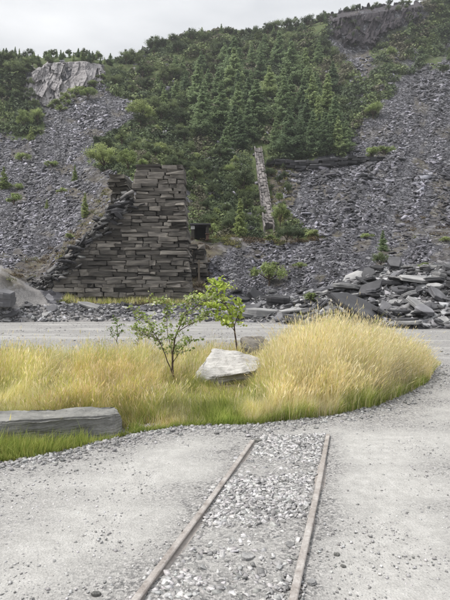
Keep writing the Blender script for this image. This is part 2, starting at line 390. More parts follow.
heath = in_poly(gx_ + jx, gy_ + jy, HEATHR)
vegf = np.where(veg, 1.0, np.where(heath, np.clip(0.55 + jx * 0.12, 0, 1), 0.0))
vegf[gy_ > 330] = 0
soil = np.zeros_like(vegf)
benchpoly = [(188,232),(188,300),(206,300),(210,262),(230,248),(322,243),(330,236),(325,230),(260,232)]
soil[in_poly(gx_ + jx * .5, gy_ + jy * .5, benchpoly)] = 0.85
soil = np.maximum(soil, np.clip(fbm(np.stack([gx_ * 0.05, gy_ * 0.09, 0 * gx_], -1), 3, 131) * 2.5 - 1.1, 0, 0.5) * (gy_ < 290))
for poly, v in (([(0,272),(60,245),(85,215),(100,190),(118,178),(122,190),(105,215),(85,245),(40,275),(0,288)], 0.75),
                ([(30,190),(75,188),(100,200),(100,206),(60,194)], 0.7),
                ([(360,50),(395,45),(385,90),(368,108)], 0.7), ([(395,215),(450,220),(450,245),(400,238)], 0.35),
                ([(262,165),(300,166),(296,200),(280,232),(268,205)], 0.85)):
    s_ = in_poly(gx_ + jx * .6, gy_ + jy * .6, poly); soil[s_] = np.maximum(soil[s_], v)
soil *= np.clip(0.75 + 0.5 * fbm(pts * 0.4, 3, 77), 0, 1)
grav = in_poly(gx_ + jx * .4, gy_ + jy * .4, [(-400,330),(-400,266),(0,266),(30,284),(62,312),(215,318),(320,326),(850,334),(850,340)]).astype(float)
gcol = np.stack([vegf, soil, grav], -1)
nr, nc = GPY.shape
idx = np.arange(nr * nc).reshape(nr, nc)
quads = np.stack([idx[:-1, :-1], idx[:-1, 1:], idx[1:, 1:], idx[1:, :-1]], -1).reshape(-1, 4)
hill = add('hillside', fast_mesh('hillside', GP.reshape(-1, 3), quads, gcol, smooth=True), M['hill'])
struct(hill, 'steep quarry hillside of slate waste and heath rising behind the road', 'hillside')
# normals on the grid
du = np.gradient(GP, axis=1); dv = np.gradient(GP, axis=0)
GN_ = np.cross(du, dv); GN_ /= np.linalg.norm(GN_, axis=-1, keepdims=True) + 1e-9
GN_[GN_[..., 2] < 0] *= -1
def surf(px, py):
    """points and normals of the terrain along the sight line (px, py)"""
    px = np.atleast_1d(np.asarray(px, float)); py = np.atleast_1d(np.asarray(py, float))
    ci = np.clip(np.interp(px, gpx, np.arange(nc)), 0, nc - 1.001); c0 = ci.astype(int); cf = (ci - c0)
    n = len(px); r = np.zeros(n)
    colpy = GPY[:NVIS]
    lo = np.zeros(n, int); hi = np.full(n, NVIS - 1)
    for _ in range(9):                                     # py falls with row
        mid = (lo + hi) // 2
        v = colpy[mid, c0] * (1 - cf) + colpy[mid, c0 + 1] * cf
        up = v > py; lo = np.where(up, mid, lo); hi = np.where(up, hi, mid)
    v0 = colpy[lo, c0] * (1 - cf) + colpy[lo, c0 + 1] * cf; v1 = colpy[np.minimum(lo + 1, NVIS - 1), c0] * (1 - cf) + colpy[np.minimum(lo + 1, NVIS - 1), c0 + 1] * cf
    rf = np.clip((py - v0) / np.where(np.abs(v1 - v0) < 1e-6, 1, v1 - v0), 0, 1)
    r1 = np.minimum(lo + 1, NVIS - 1)
    def bl(A):
        a = A[lo, c0] * (1 - cf)[:, None] + A[lo, c0 + 1] * cf[:, None]; b = A[r1, c0] * (1 - cf)[:, None] + A[r1, c0 + 1] * cf[:, None]
        return a * (1 - rf)[:, None] + b * rf[:, None]
    p = bl(GP); nn = bl(GN_); nn /= np.linalg.norm(nn, axis=1, keepdims=True)
    return p, nn
def sample_poly(n, poly, reject=()):
    xs = [q[0] for q in poly]; ys = [q[1] for q in poly]; ox, oy = [], []
    tot = 0
    while tot < n:
        x = rng.uniform(min(xs), max(xs), n * 2); y = rng.uniform(min(ys), max(ys), n * 2)
        k = in_poly(x, y, poly)
        for rj in reject: k &= ~in_poly(x, y, rj)
        ox.append(x[k]); oy.append(y[k]); tot += k.sum()
    return np.concatenate(ox)[:n], np.concatenate(oy)[:n]

# yard: flat gravel with a grassy rise
GRASS = [(-60,470),(0,463),(60,452),(130,434),(180,426),(250,425),(330,418),(380,406),(428,386),(441,368),(436,360),(400,357),(340,354),(240,356),(120,356),(0,358),(-60,359),(-200,362),(-200,470)]
GW = [((a - CX) / F * flatY(b), flatY(b)) for a, b in GRASS]
def mound(x, y):
    x = np.asarray(x, float); y = np.asarray(y, float)
    m = 0.32 * np.exp(-(((x - 2.4) / 1.9) ** 2 + ((y - 10.3) / 1.6) ** 2)) + 0.10 * np.exp(-(((x + 2.5) / 4) ** 2 + ((y - 9) / 2.5) ** 2))
    n = fbm(np.stack([x * 0.8, y * 0.8, 0 * x], -1).reshape(-1, 3), 3, 5).reshape(x.shape) * 0.012
    return m * np.clip((y - 5.5) / 1.5, 0, 1) + n * np.clip((40 - y) / 8, 0, 1)
# rails
LR = [((140 - CX) / F * flatY(600), flatY(600)), ((253 - CX) / F * flatY(443), flatY(443))]
RR = [((295 - CX) / F * flatY(600), flatY(600)), ((328.5 - CX) / F * flatY(437), flatY(437))]
def rail_x(R, y): return R[0][0] + (y - R[0][1]) * (R[1][0] - R[0][0]) / (R[1][1] - R[0][1])
ux = np.concatenate([np.linspace(-320, -14, 40, endpoint=False), np.linspace(-14, 14, 300, endpoint=False), np.linspace(14, 320, 40)])
uy = np.concatenate([np.linspace(-80, 1.5, 20, endpoint=False), np.linspace(1.5, 14, 230, endpoint=False), np.linspace(14, 37.5, 70)])
YX, YY = np.meshgrid(ux, uy)
YZ = mound(YX, YY)
YZ += np.where((YY < 15) & (YY > 1.2), fbm(np.stack([YX * 3, YY * 3, 0 * YX], -1).reshape(-1, 3), 4, 8).reshape(YX.shape) * 0.006, 0)
soilm = in_poly(YX, YY, GW).astype(float) * np.clip(poly_dist(YX, YY, GW) / 0.35, 0, 1)
lx, rx = rail_x(LR, YY), rail_x(RR, YY)
side = np.maximum(np.clip(1 - np.abs(YX - lx) / 0.26, 0, 1), np.clip(1 - np.abs(YX - rx) / 0.24, 0, 1))
between = ((YX > lx) & (YX < rx)).astype(float) * 0.45
darkm = np.maximum(side * 0.75, between) * (YY < 5.3)
edge = np.clip(1 - poly_dist(YX, YY, GW) / 0.8, 0, 1) * 0.8 * (~in_poly(YX, YY, GW))
darkm = np.maximum(darkm, edge)
pale = np.clip(1 - np.abs(YX - (rx + 0.55)) / 0.45, 0, 1) * (YY < 5.2) * 0.6 + np.clip(1 - np.abs(YX - (lx - 0.75)) / 0.4, 0, 1) * 0.5 * (YY < 5.2)
roadn = fbm(np.stack([YX * 0.12, YY * 1.1, 0 * YX], -1).reshape(-1, 3), 3, 31).reshape(YX.shape)
darkm = np.where(YY > 12.5, np.clip(0.6 + roadn * 0.7, 0, 1), darkm)
nr2, nc2 = YX.shape; id2 = np.arange(nr2 * nc2).reshape(nr2, nc2)
q2 = np.stack([id2[:-1, :-1], id2[:-1, 1:], id2[1:, 1:], id2[1:, :-1]], -1).reshape(-1, 4)
yard = add('ground', fast_mesh('ground', np.stack([YX, YY, YZ], -1).reshape(-1, 3), q2, np.stack([soilm, darkm, pale], -1).reshape(-1, 3), smooth=True), M['yard'])
struct(yard, 'pale dusty slate gravel yard and road', 'ground')

# ------------------------------------------------------------------ cliffs
def cliff(name, poly, step, ncell, stretch, depth, mat, label, seed):
    r = np.random.default_rng(seed)
    xs = [p[0] for p in poly]; ys = [p[1] for p in poly]
    ax = np.arange(min(xs) - 5, max(xs) + 5, step); ay = np.arange(max(ys) + 5, min(ys) - 5, -step)
    X, Y = np.meshgrid(ax, ay)
    base, _ = surf(X.ravel(), Y.ravel()); by = base[:, 1].reshape(X.shape)
    by = np.array([np.convolve(np.pad(rw, 10, mode='edge'), np.ones(21) / 21, 'valid') for rw in by])
    d = np.zeros_like(X)
    for lev, (nc_, dep) in enumerate(((ncell, depth), (ncell * 6, depth * 0.5))):
        cx = r.uniform(min(xs) - 6, max(xs) + 6, nc_); cy = r.uniform(min(ys) - 6, max(ys) + 6, nc_)
        off = r.uniform(-1, 1, nc_) * dep; tx = r.normal(0, dep * 0.10, nc_); ty = r.normal(0, dep * 0.05, nc_)
        sx = X + Y * 0.22
        q = ((sx.ravel()[:, None] - (cx + cy * 0.22)[None]) ** 2 + ((Y.ravel()[:, None] - cy[None]) / (stretch * (0.7 if lev == 0 else 1.3))) ** 2).argmin(1)
        d += (off[q] + tx[q] * (X.ravel() - cx[q]) + ty[q] * (Y.ravel() - cy[q])).reshape(X.shape)
    d += fbm(np.stack([X.ravel() * 0.6, Y.ravel() * 0.5, X.ravel() * 0], -1), 4, seed).reshape(X.shape) * 0.15
    ins = in_poly(X, Y, poly); dist = poly_dist(X, Y, poly)
    jo = fbm(np.stack([X.ravel() * 0.25, Y.ravel() * 0.25, X.ravel() * 0], -1), 4, seed + 5).reshape(X.shape) * 3.5
    sd = np.where(ins, dist, -dist) + jo
    Yd = by - np.where(sd > 0, np.minimum(sd * 0.6, 1.1), sd * 1.6) + d * np.clip(sd / 2 + 0.3, 0, 1)
    V = np.stack([(X - CX) / F * Yd, Yd, H - (Y - CY) / F * Yd], -1).reshape(-1, 3)
    sky_py = np.interp(X.ravel(), gpx, GPY[NVIS - 1]) + 0.6
    tp_, tn_ = surf(X.ravel(), np.maximum(Y.ravel(), sky_py)); sdr = sd.ravel()
    ot = tp_ - tn_ * np.clip(-sdr * 0.7, 0, 2.5)[:, None] - np.array([0, 0, 0.15])
    V = np.where((sdr < 0)[:, None], ot, V)
    n0, n1 = X.shape; ii = np.arange(n0 * n1).reshape(n0, n1)
    qd = np.stack([ii[:-1, :-1], ii[:-1, 1:], ii[1:, 1:], ii[1:, :-1]], -1).reshape(-1, 4)
    o = add(name, fast_mesh(name, V, qd), mat); struct(o, label, 'cliff'); return o
CL_L = [(22,98),(25,80),(34,68),(48,63),(62,60),(76,57),(90,60),(102,62),(105,74),(98,84),(82,91),(70,97),(58,107),(44,108),(34,102)]
CL_R = [(330,16),(345,9),(385,4),(418,2),(424,16),(408,25),(388,30),(372,47),(352,44),(336,34)]
cliff('rock_cliff', CL_L, 0.27, 45, 2.4, 0.8, M['cliffL'], 'pale grey fractured rock face at upper left below the treeline', 5)
cliff('rock_cliff', CL_R, 0.34, 55, 2.4, 1.1, M['cliffR'], 'dark purple-grey rock face at the top right of the hill', 6)

# ------------------------------------------------------------------ shards (angular chips as real geometry)
BOX = np.array([[-1,-1,-1],[1,-1,-1],[1,1,-1],[-1,1,-1],[-1,-1,1],[1,-1,1],[1,1,1],[-1,1,1]], float) * 0.5
BQ = np.array([[0,3,2,1],[4,5,6,7],[0,1,5,4],[1,2,6,5],[2,3,7,6],[3,0,4,7]])
def shards(pos, nrm, dims, tilt, jitter=0.22):
    n = len(pos)
    c = BOX[None] + rng.uniform(-jitter, jitter, (n, 8, 3)) * np.array([1, 1, 0.6])
    c[:, 4:, :2] *= rng.uniform(0.7, 1.0, (n, 1, 1))
    c = c * dims[:, None, :]
    up = nrm + rng.normal(0, 1, (n, 3)) * tilt; up /= np.linalg.norm(up, axis=1, keepdims=True)
    th = rng.uniform(0, 2 * np.pi, n); a = np.stack([np.cos(th), np.sin(th), np.zeros(n)], -1)
    a -= up * (a * up).sum(1, keepdims=True); a /= np.linalg.norm(a, axis=1, keepdims=True); b = np.cross(up, a)
    V = pos[:, None] + c[..., 0:1] * a[:, None] + c[..., 1:2] * b[:, None] + c[..., 2:3] * up[:, None]
    Fc = (np.arange(n) * 8)[:, None, None] + BQ[None]
    return V.reshape(-1, 3), Fc.reshape(-1, 4)
def tone(n, lo, hi, p=1.6, tint=(1, 1, 1.05)):
    v = lo + (hi - lo) * rng.random(n) ** p
    return v[:, None] * np.array(tint)[None] * (1 + rng.normal(0, 0.012, (n, 3)))
def shard_object(name, pos, nrm, dims, tilt, col, mat, label, cat, jitter=0.22):
    V, Fc = shards(pos, nrm, dims, tilt, jitter)
    o = add(name, fast_mesh(name, V, Fc, np.repeat(col, 8, 0)), mat)
    return stuff(o, label, cat)
def scree(name, specs, label):
    PP, NN, DD, CC = [], [], [], []
    for (n, poly, rej, smin, smax, lo, hi) in specs:
        x, y = sample_poly(n, poly, rej)
        bare = np.zeros(n, bool)
        for sp_ in SOILP: bare |= in_poly(x, y, sp_)
        bare |= fbm(np.stack([x * 0.05, y * 0.09, 0 * x], -1), 3, 131) > 0.55
        kk = ~bare | (rng.random(n) < 0.3); x, y = x[kk], y[kk]; n = len(x)
        p, nn = surf(x, y)
        s = smin + (smax - smin) * rng.random(n) ** 2.5
        s *= np.clip(p[:, 1] / 85, 0.5, 1.15)
        s *= 1 + 0.35 * fbm(np.stack([x * 0.05, y * 0.05, 0 * x], -1), 2, 61)
        s *= np.clip(1 + 0.6 * fbm(np.stack([x * 0.12 + y * 0.04, y * 0.02, 0 * x], -1), 3, 151), 0.5, 1.9)
        s = np.maximum(s, p[:, 1] / F * 1.35)
        d = np.stack([s, s * rng.uniform(0.35, 0.75, n), s * rng.uniform(0.07, 0.2, n)], -1)
        p = p + nn * (d[:, 2:3] * rng.uniform(0.3, 1.6, (n, 1)))
        PP.append(p); NN.append(nn); DD.append(d); stk = fbm(np.stack([x * 0.16 + y * 0.05, y * 0.025, 0 * x], -1), 3, 141); s_big = 1
        CC.append(tone(n, lo, hi * 1.15, 2.0, (0.99, 0.97, 1.13)) * np.clip(1 + 0.55 * stk, 0.45, 1.7)[:, None])
    return shard_object(name, np.concatenate(PP), np.concatenate(NN), np.concatenate(DD), 0.42, np.concatenate(CC), M['scree'], label, 'scree')
WOODS = [FOREST, FORESTL]
SOILP = [[(0,272),(60,245),(85,215),(100,190),(118,178),(122,190),(105,215),(85,245),(40,275),(0,288)], [(30,190),(75,188),(100,200),(100,206),(60,194)], [(360,50),(395,45),(385,90),(368,108)], [(262,165),(300,166),(296,200),(280,232),(268,205)], [(60,170),(100,168),(104,176),(62,182)], [(395,222),(450,226),(450,240),(400,236)]]
LSCREE = [(-100,120),(-100,266),(0,266),(30,282),(60,268),(90,238),(130,200),(132,178),(100,165),(92,148),(130,125),(150,108),(114,97),(106,80),(80,92),(60,108),(46,116),(44,136),(20,140),(0,128)]
RSCREE = [(272,165),(350,160),(352,130),(378,112),(392,104),(400,75),(430,62),(510,55),(510,265),(400,268),(340,283),(300,291),(206,300),(206,262),(232,246),(320,240),(300,226),(275,205)]
scree('scree', [(27000, LSCREE, WOODS, 0.16, 0.72, 0.06, 0.30)], 'loose slate waste tipped over the left hillside')
scree('scree', [(27000, RSCREE, WOODS, 0.18, 0.85, 0.04, 0.25), (900, [(268,166),(470,160),(470,228),(320,232),(290,215)], WOODS, 0.6, 1.35, 0.04, 0.24)], 'loose slate waste covering the right hillside')
scree('scree', [(2200, [(345,60),(400,45),(395,110),(360,110)], [], 0.4, 1.1, 0.07, 0.3), (300, FOREST, [], 0.8, 2.2, 0.1, 0.3)], 'scattered slate waste on the wooded upper slope')

# ------------------------------------------------------------------ slate slabs, single pieces
def slab_mesh(name, seed, sides=7, layers=3, elong=1.6, th=0.22):
    r = np.random.default_rng(seed)
    ang = np.sort((np.arange(sides) + r.uniform(-0.3, 0.3, sides)) / sides * 2 * np.pi)
    rad = r.uniform(0.72, 1.0, sides)
    V, Fc = [], []
    z = -th / 2
    rings = []
    for l in range(layers):
        t = th / layers
        k = r.uniform(0.86, 1.02, sides); off = r.uniform(-0.04, 0.04, 2)
        for zz in (z, z + t * 0.82):
            rg = []
            for i in range(sides):
                rg.append(len(V)); V.append(((math.cos(ang[i]) * rad[i] * k[i] + off[0]) * 0.5 * elong, (math.sin(ang[i]) * rad[i] * k[i] + off[1]) * 0.5, zz + r.uniform(-0.012, 0.012)))
            rings.append(rg)
        z += t
    top = [len(V) + i for i in range(sides)]
    for i in range(sides):
        v = V[rings[-1][i]]; V.append((v[0] * 0.93, v[1] * 0.93, v[2] + 0.018))
    rings.append(top)
    Fc.append(list(reversed(rings[0])))
    for a, b in zip(rings[:-1], rings[1:]):
        for i in range(sides):
            j = (i + 1) % sides; Fc.append([a[i], a[j], b[j], b[i]])
    Fc.append(rings[-1])
    me = bpy.data.meshes.new(name); me.from_pydata(V, [], Fc); me.update(); return me
SLABS = {}
for mk in ('slab', 'pale', 'dark'):
    SLABS[mk] = [slab_mesh('slate_slab', 100 + i, 6 + i % 3, 2 + i % 2, 1.2 + 0.15 * (i % 5), 0.09 + 0.045 * (i % 4)) for i in range(9)]
    for me in SLABS[mk]: me.materials.append(M[mk])
def rot_from_normal(n, yaw, tilt):
    up = Vector(n) + Vector((random.gauss(0, tilt), random.gauss(0, tilt), random.gauss(0, tilt) * 0.5)); up.normalize()
    return (up.to_track_quat('Z', 'Y') @ Euler((0, 0, yaw)).to_quaternion()).to_euler()
def slab(name, pos, size, rot, label, cat='slab', group=None, mk='slab', i=None, sc=(1, 1, 1)):
    o = add(name, random.choice(SLABS[mk]) if i is None else SLABS[mk][i], loc=pos, rot=rot, scale=(size * sc[0], size * sc[1], size * sc[2]))
    return tag(o, label, cat, group)
def strew(n, poly, smin, smax, tilt, lift, label, group, mks, name='slate_slab', nb=0.5, pw=2.0):
    x, y = sample_poly(n, poly); p, nn = surf(x, y)
    for k in range(n):
        s = (smin + (smax - smin) * random.random() ** pw)
        nv = nn[k] * nb + np.array([0, 0, 1]) * (1 - nb)
        pos = p[k] + nn[k] * s * 0.10 + np.array([0, 0, random.random() * lift])
        mk = random.choice(mks); rt = rot_from_normal(nv, random.uniform(0, 6.28), tilt)
        ys_ = [q[1] for q in poly]; hi_ = (y[k] - min(ys_)) / (max(ys_) - min(ys_)); xs_ = [q[0] for q in poly]; wi_ = (x[k] - min(xs_)) / (max(xs_) - min(xs_))
        where = ('high up ' if hi_ < 0.33 else 'halfway up ' if hi_ < 0.66 else 'low down ') + ('on the left' if wi_ < 0.34 else 'in the middle' if wi_ < 0.67 else 'on the right')
        sz = 'small' if s < smin + (smax - smin) * 0.12 else 'large' if s > smin + (smax - smin) * 0.5 else 'mid-sized'
        slab(name, pos, s, rt, sz + ' ' + {'slab': 'grey', 'dark': 'dark', 'pale': 'pale'}[mk] + ' ' + label + ', ' + where, 'slab', group, mk)
HEAP = [(285,322),(300,308),(330,292),(355,280),(380,268),(470,264),(470,326),(345,325)]
strew(175, HEAP, 0.35, 1.5, 0.3, 0.4, 'slate slab in the right-hand heap', 'slabs of the right-hand heap', ['slab', 'slab', 'slab', 'dark', 'dark', 'dark', 'pale'], nb=0.4)
strew(34, [(206,318),(215,296),(250,288),(300,290),(330,296),(300,322)], 0.6, 1.7, 0.22, 0.1, 'slate block at the middle slope foot', 'slate blocks at the foot of the middle slope', ['slab', 'slab', 'dark', 'pale'])
strew(26, [(62,314),(75,301),(130,300),(205,302),(215,318),(100,319)], 0.35, 1.1, 0.2, 0.03, 'slate piece on the bank below the wall', 'slate pieces on the bank below the ruined wall', ['slab', 'pale', 'dark'])
strew(10, [(0,320),(0,296),(50,300),(62,318)], 0.4, 1.0, 0.2, 0.03, 'slate piece by the left mound', 'slate pieces by the left mound', ['slab', 'pale'])
for k in range(62):
    t = (k + random.random()) / 62; ex = 26 + 112 * t; ey = np.interp(ex, [20, 42, 62, 82, 108, 124, 138], [296, 289, 274, 250, 221, 207, 203])
    s_ = random.uniform(0.4, 1.5); pos = P(ex + random.uniform(-6, 6), ey + random.uniform(-8, 7), random.uniform(37.9, 39.4))
    slab('slate_slab', pos, s_, (random.gauss(0.15, 0.25), random.gauss(-0.3, 0.38), random.uniform(-0.6, 0.6) + random.choice((0, 3.14))), 'fallen slate slab on the broken wall edge, ' + ('near its foot' if t < 0.25 else 'low on the slope' if t < 0.5 else 'high on the slope' if t < 0.78 else 'by the pier'), 'slab', 'fallen slabs along the broken wall edge', random.choice(['dark', 'dark', 'slab']))
# notable single slabs
def pslab(px, py, size, label, mk, yaw=0.0, tl=(0, 0), i=0, sc=(1, 1, 1), lift=0.2, dY=-0.6, name='slate_slab'):
    p, nn = surf(px, py); q = p[0]; Y = q[1] + dY
    return slab(name, P(px, py, Y) + np.array([0, 0, 0.0]), size, (tl[0], tl[1], yaw), label, 'slab', None, mk, i, sc)
pslab(364, 309, 2.6, 'large dark slab leaning down to the right at the heap foot', 'slab', 0.1, (0.75, 0.42), 2, (1.25, 0.75, 0.8), dY=-1.6)
pslab(354, 278, 1.7, 'wedge-shaped pale slab tilted up on the crest of the right heap', 'pale', 0.3, (0.35, -0.35), 3, (1, 0.9, 1.2), dY=-0.8)
pslab(440, 276, 1.1, 'whitish upright block on the crest of the right heap near the frame edge', 'pale', 0.5, (0.3, 0.1), 5, (0.9, 1, 2.6), dY=-1.0)
pslab(416, 279, 2.0, 'broad pale flat slab on top of the right heap', 'pale', 0.15, (0.28, 0.08), 1, (1, 1, 0.8), dY=-1.2)
pslab(398, 279, 1.1, 'small pale slab beside the broad one on the heap crest', 'pale', 2.1, (0.3, -0.1), 4, (1, 1, 0.8), dY=-1.2)
pslab(256, 297, 2.3, 'dark pointed slab leaning against the middle slope', 'dark', 0.8, (1.0, 0.3), 6, (1, 1, 1), dY=-0.7)
pslab(278, 303, 2.0, 'dark squarish rock with an ochre top at the slope foot', 'dark', 0.2, (0.2, 0.0), 5, (1, 1, 3.2), dY=-0.8, name='rock')
pslab(262, 313, 1.9, 'long pale slab at the road edge behind the boulder', 'pale', 0.1, (0.1, 0.05), 7, (1.2, 0.9, 1.2), dY=-0.8)
pslab(300, 309, 2.0, 'long pale slab at the road edge left of the heap', 'pale', -0.2, (0.1, -0.15), 8, (1.2, 0.8, 1), dY=-0.8)
pslab(92, 306, 1.6, 'pale flat slab tipped forward on the bank under the wall', 'pale', -0.15, (0.25, 0.25), 2, (1.1, 0.8, 0.8), dY=-0.3)
pslab(3, 298, 1.8, 'smooth grey boulder on the mound at the left frame edge', 'slab', 0.3, (0.2, 0.1), 5, (0.9, 1.2, 3.6), dY=-0.6, name='boulder')

# gravel-size slate on the banks
def bank_chips():
    PP, NN, DD, CC = [], [], [], []
    for n, poly, a, b in ((2600, [(-60,321),(-60,312),(10,310),(60,304),(210,303),(215,320)], 0.08, 0.4), (1500, [(205,321),(215,296),(330,292),(310,322)], 0.1, 0.5), (5200, HEAP, 0.12, 0.75)):
        x, y = sample_poly(n, poly); p, nn = surf(x, y); s = a + (b - a) * rng.random(n) ** 2.5
        d = np.stack([s, s * rng.uniform(0.4, 0.85, n), s * rng.uniform(0.08, 0.22, n)], -1)
        PP.append(p + nn * d[:, 2:3] * 0.6); NN.append(nn); DD.append(d); CC.append(tone(n, 0.06, 0.42, 2.0))
    shard_object('slate_debris', np.concatenate(PP), np.concatenate(NN), np.concatenate(DD), 0.38, np.concatenate(CC), M['scree'], 'small broken slate strewn over the banks beyond the road', 'slate debris')
bank_chips()
def edge_rubble():
    n = 1400; t = rng.random(n) ** 1.15; ex = 22 + 108 * t; ey = np.interp(ex, [20, 42, 62, 82, 108, 124, 138], [297, 290, 275, 251, 222, 208, 204])
    ex = ex + rng.normal(0, 3, n); ey = ey + rng.normal(-1, 4.5, n); Yv = rng.uniform(38.0, 40.0, n)
    p = np.stack([(ex - CX) / F * Yv, Yv, H - (ey - CY) / F * Yv], -1); s_ = 0.15 + 0.75 * rng.random(n) ** 2.2
    d = np.stack([s_, s_ * rng.uniform(0.4, 0.8, n), s_ * rng.uniform(0.1, 0.3, n)], -1)
    shard_object('edge_rubble', p, np.tile([-0.35, -0.2, 0.9], (n, 1)), d, 0.35, tone(n, 0.03, 0.26, 2.0, (1, 0.98, 0.97)), M['scree'], 'dark broken slate filling the sloping edge of the ruined wall', 'rubble')
edge_rubble()

# ------------------------------------------------------------------ dry stone walls
def block_mesh(seed):
    r = np.random.default_rng(seed)
    bm = bmesh.new()
    V = [bm.verts.new(BOX[i] + r.uniform(-0.08, 0.08, 3) * np.array([0.7, 1, 1.7])) for i in range(8)]
    for f in BQ: bm.faces.new([V[i] for i in f])
    bmesh.ops.bevel(bm, geom=list(bm.edges), offset=0.06, segments=1, affect='EDGES')
    for v in bm.verts: v.co += Vector(r.uniform(-0.045, 0.045, 3) * np.array([0.5, 1, 1.3]))
    me = bpy.data.meshes.new('stone_block'); bm.to_mesh(me); bm.free(); me.materials.append(M['block']); return me
BLOCKS = [block_mesh(300 + i) for i in range(14)]
def masonry(root, spans, Yf, depth, hmin, hmax, lmin, lmax, z0, z1, batter=0.0, jit=0.06, cap=300, seed=1):
    """courses between x-left(z) and x-right(z); blocks are parts of root (root at origin-free world loc)"""
    r = random.Random(seed); z = z0; n = 0; rl = np.array(root.location)
    while z < z1:
        h = r.uniform(hmin, hmax); zl = z + h / 2; xl, xr = spans(zl)
        if xr - xl > 0.3:
            x = xl + r.uniform(-0.2, 0.15)
            while x < xr - 0.15:
                l = r.uniform(lmin, lmax) * (0.75 if r.random() < 0.3 else 1)
                last = x + l > xr - 0.45
                if last: l = xr - x + r.uniform(-0.08, 0.08)
                if l < 0.2: break
                split = r.random() < 0.3 and h > 0.33 and not last
                for k in range(2 if split else 1):
                    if k == 0: fr_ = r.uniform(0.35, 0.65)
                    hh = (h * (fr_ if k == 0 else 1 - fr_)) if split else h * r.uniform(0.93, 1.07)
                    zc = (z + hh / 2 if k == 0 else z + h - hh / 2) if split else zl
                    d = depth * (2.4 if last else 1) * r.uniform(0.9, 1.1)
                    yc = Yf + batter * (zc - z0) + r.uniform(-jit, jit) + d / 2
                    o = add('stone_block', BLOCKS[r.randrange(14)], parent=root, loc=(x + l / 2 - rl[0], yc - rl[1], zc - rl[2]),
                            rot=(r.uniform(-.05, .05), r.uniform(-.035, .035), r.uniform(-.07, .07)), scale=(l - r.uniform(0.0, 0.05), d, hh - r.uniform(-0.01, 0.02)))
                    n += 1
                x += l
        z += h
    return n
YW = 38.0
def wx(px, Y=YW): return (px - CX) / F * Y
def wz(py, Y=YW): return H - (py - CY) / F * Y
wall = add('ruined_wall', None, loc=(wx(120), YW, wz(302))); wall.empty_display_size = 0.5
tag(wall, 'tall dark dry-stone slate wall with a stepped broken left edge', 'wall')
def span_main(z):
    py = CY - (z - H) / YW * F
    right = np.interp(py, [166, 300], [182.5, 192])
    left = np.interp(py, [150, 203, 207, 222, 250, 275, 290, 305], [134, 133.5, 124, 108, 82, 62, 42, 40])
    return wx(left), wx(right)
nb = masonry(wall, span_main, YW, 0.95, 0.2, 0.42, 0.6, 2.1, wz(303), wz(166.5), batter=0.03, jit=0.10, seed=4)
open('/tmp/nb.txt', 'w').write(str(nb)) if False else None
# dark rubble core behind the facing
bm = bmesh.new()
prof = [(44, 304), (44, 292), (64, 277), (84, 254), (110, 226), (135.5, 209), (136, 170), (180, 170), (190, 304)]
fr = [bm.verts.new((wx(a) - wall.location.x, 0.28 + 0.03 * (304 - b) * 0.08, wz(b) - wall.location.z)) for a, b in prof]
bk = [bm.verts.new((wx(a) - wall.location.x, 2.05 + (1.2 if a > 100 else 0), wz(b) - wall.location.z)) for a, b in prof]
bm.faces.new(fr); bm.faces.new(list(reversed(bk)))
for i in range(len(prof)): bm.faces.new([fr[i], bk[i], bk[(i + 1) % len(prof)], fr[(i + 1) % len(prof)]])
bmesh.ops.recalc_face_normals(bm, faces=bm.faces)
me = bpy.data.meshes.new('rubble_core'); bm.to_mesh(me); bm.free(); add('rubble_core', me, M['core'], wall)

pier = add('ruined_pier', None, loc=(wx(121, 42), 42, wz(212, 42)))
tag(pier, 'short broken stone pier rising behind the top left of the wall', 'pier')
masonry(pier, lambda z: (wx(109.5, 42), wx(np.interp(z, [wz(205, 42), wz(176, 42)], [129, 127.5]), 42)), 42, 1.3, 0.3, 0.46, 0.5, 1.4, wz(216, 42), wz(179, 42), seed=9, jit=0.15)
PB = {}
for c in pier.children:
    if c.data.name not in PB:
        q = c.data.copy(); q.materials.clear(); q.materials.append(M['hutwall']); PB[c.data.name] = q
    c.data = PB[c.data.name]
    c.scale.x *= random.uniform(0.85, 1.0)
lw = add('ruined_wall', None, loc=(wx(198, 44), 44, wz(300, 44)))
tag(lw, 'low brownish stone wall remnant in shade right of the tall wall', 'wall')
masonry(lw, lambda z: (wx(186, 44), wx(np.interp(z, [wz(300, 44), wz(245, 44)], [210, 204]), 44)), 44, 1.2, 0.34, 0.5, 0.6, 1.3, wz(303, 44), wz(248, 44), seed=12, jit=0.15)
def box_part(name, parent, c, d, mat, bev=0.02):
    bm = bmesh.new(); bmesh.ops.create_cube(bm, size=1)
    for v in bm.verts: v.co = Vector((v.co.x * d[0], v.co.y * d[1], v.co.z * d[2]))
    if bev: bmesh.ops.bevel(bm, geom=list(bm.edges), offset=bev, segments=1, affect='EDGES')
    me = bpy.data.meshes.new(name); bm.to_mesh(me); bm.free()
    return add(name, me, mat, parent, loc=c)
post = add('timber_post', None, loc=(wx(199, 43.2), 43.2, wz(284, 43.2)))
tag(post, 'pale upright timber post against the low wall remnant', 'post')
box_part('shaft', post, (0, 0, 1.1), (0.16, 0.16, 2.2), M['wood']); box_part('cross_piece', post, (0.1, 0.02, 1.9), (0.6, 0.1, 0.12), M['wood'])
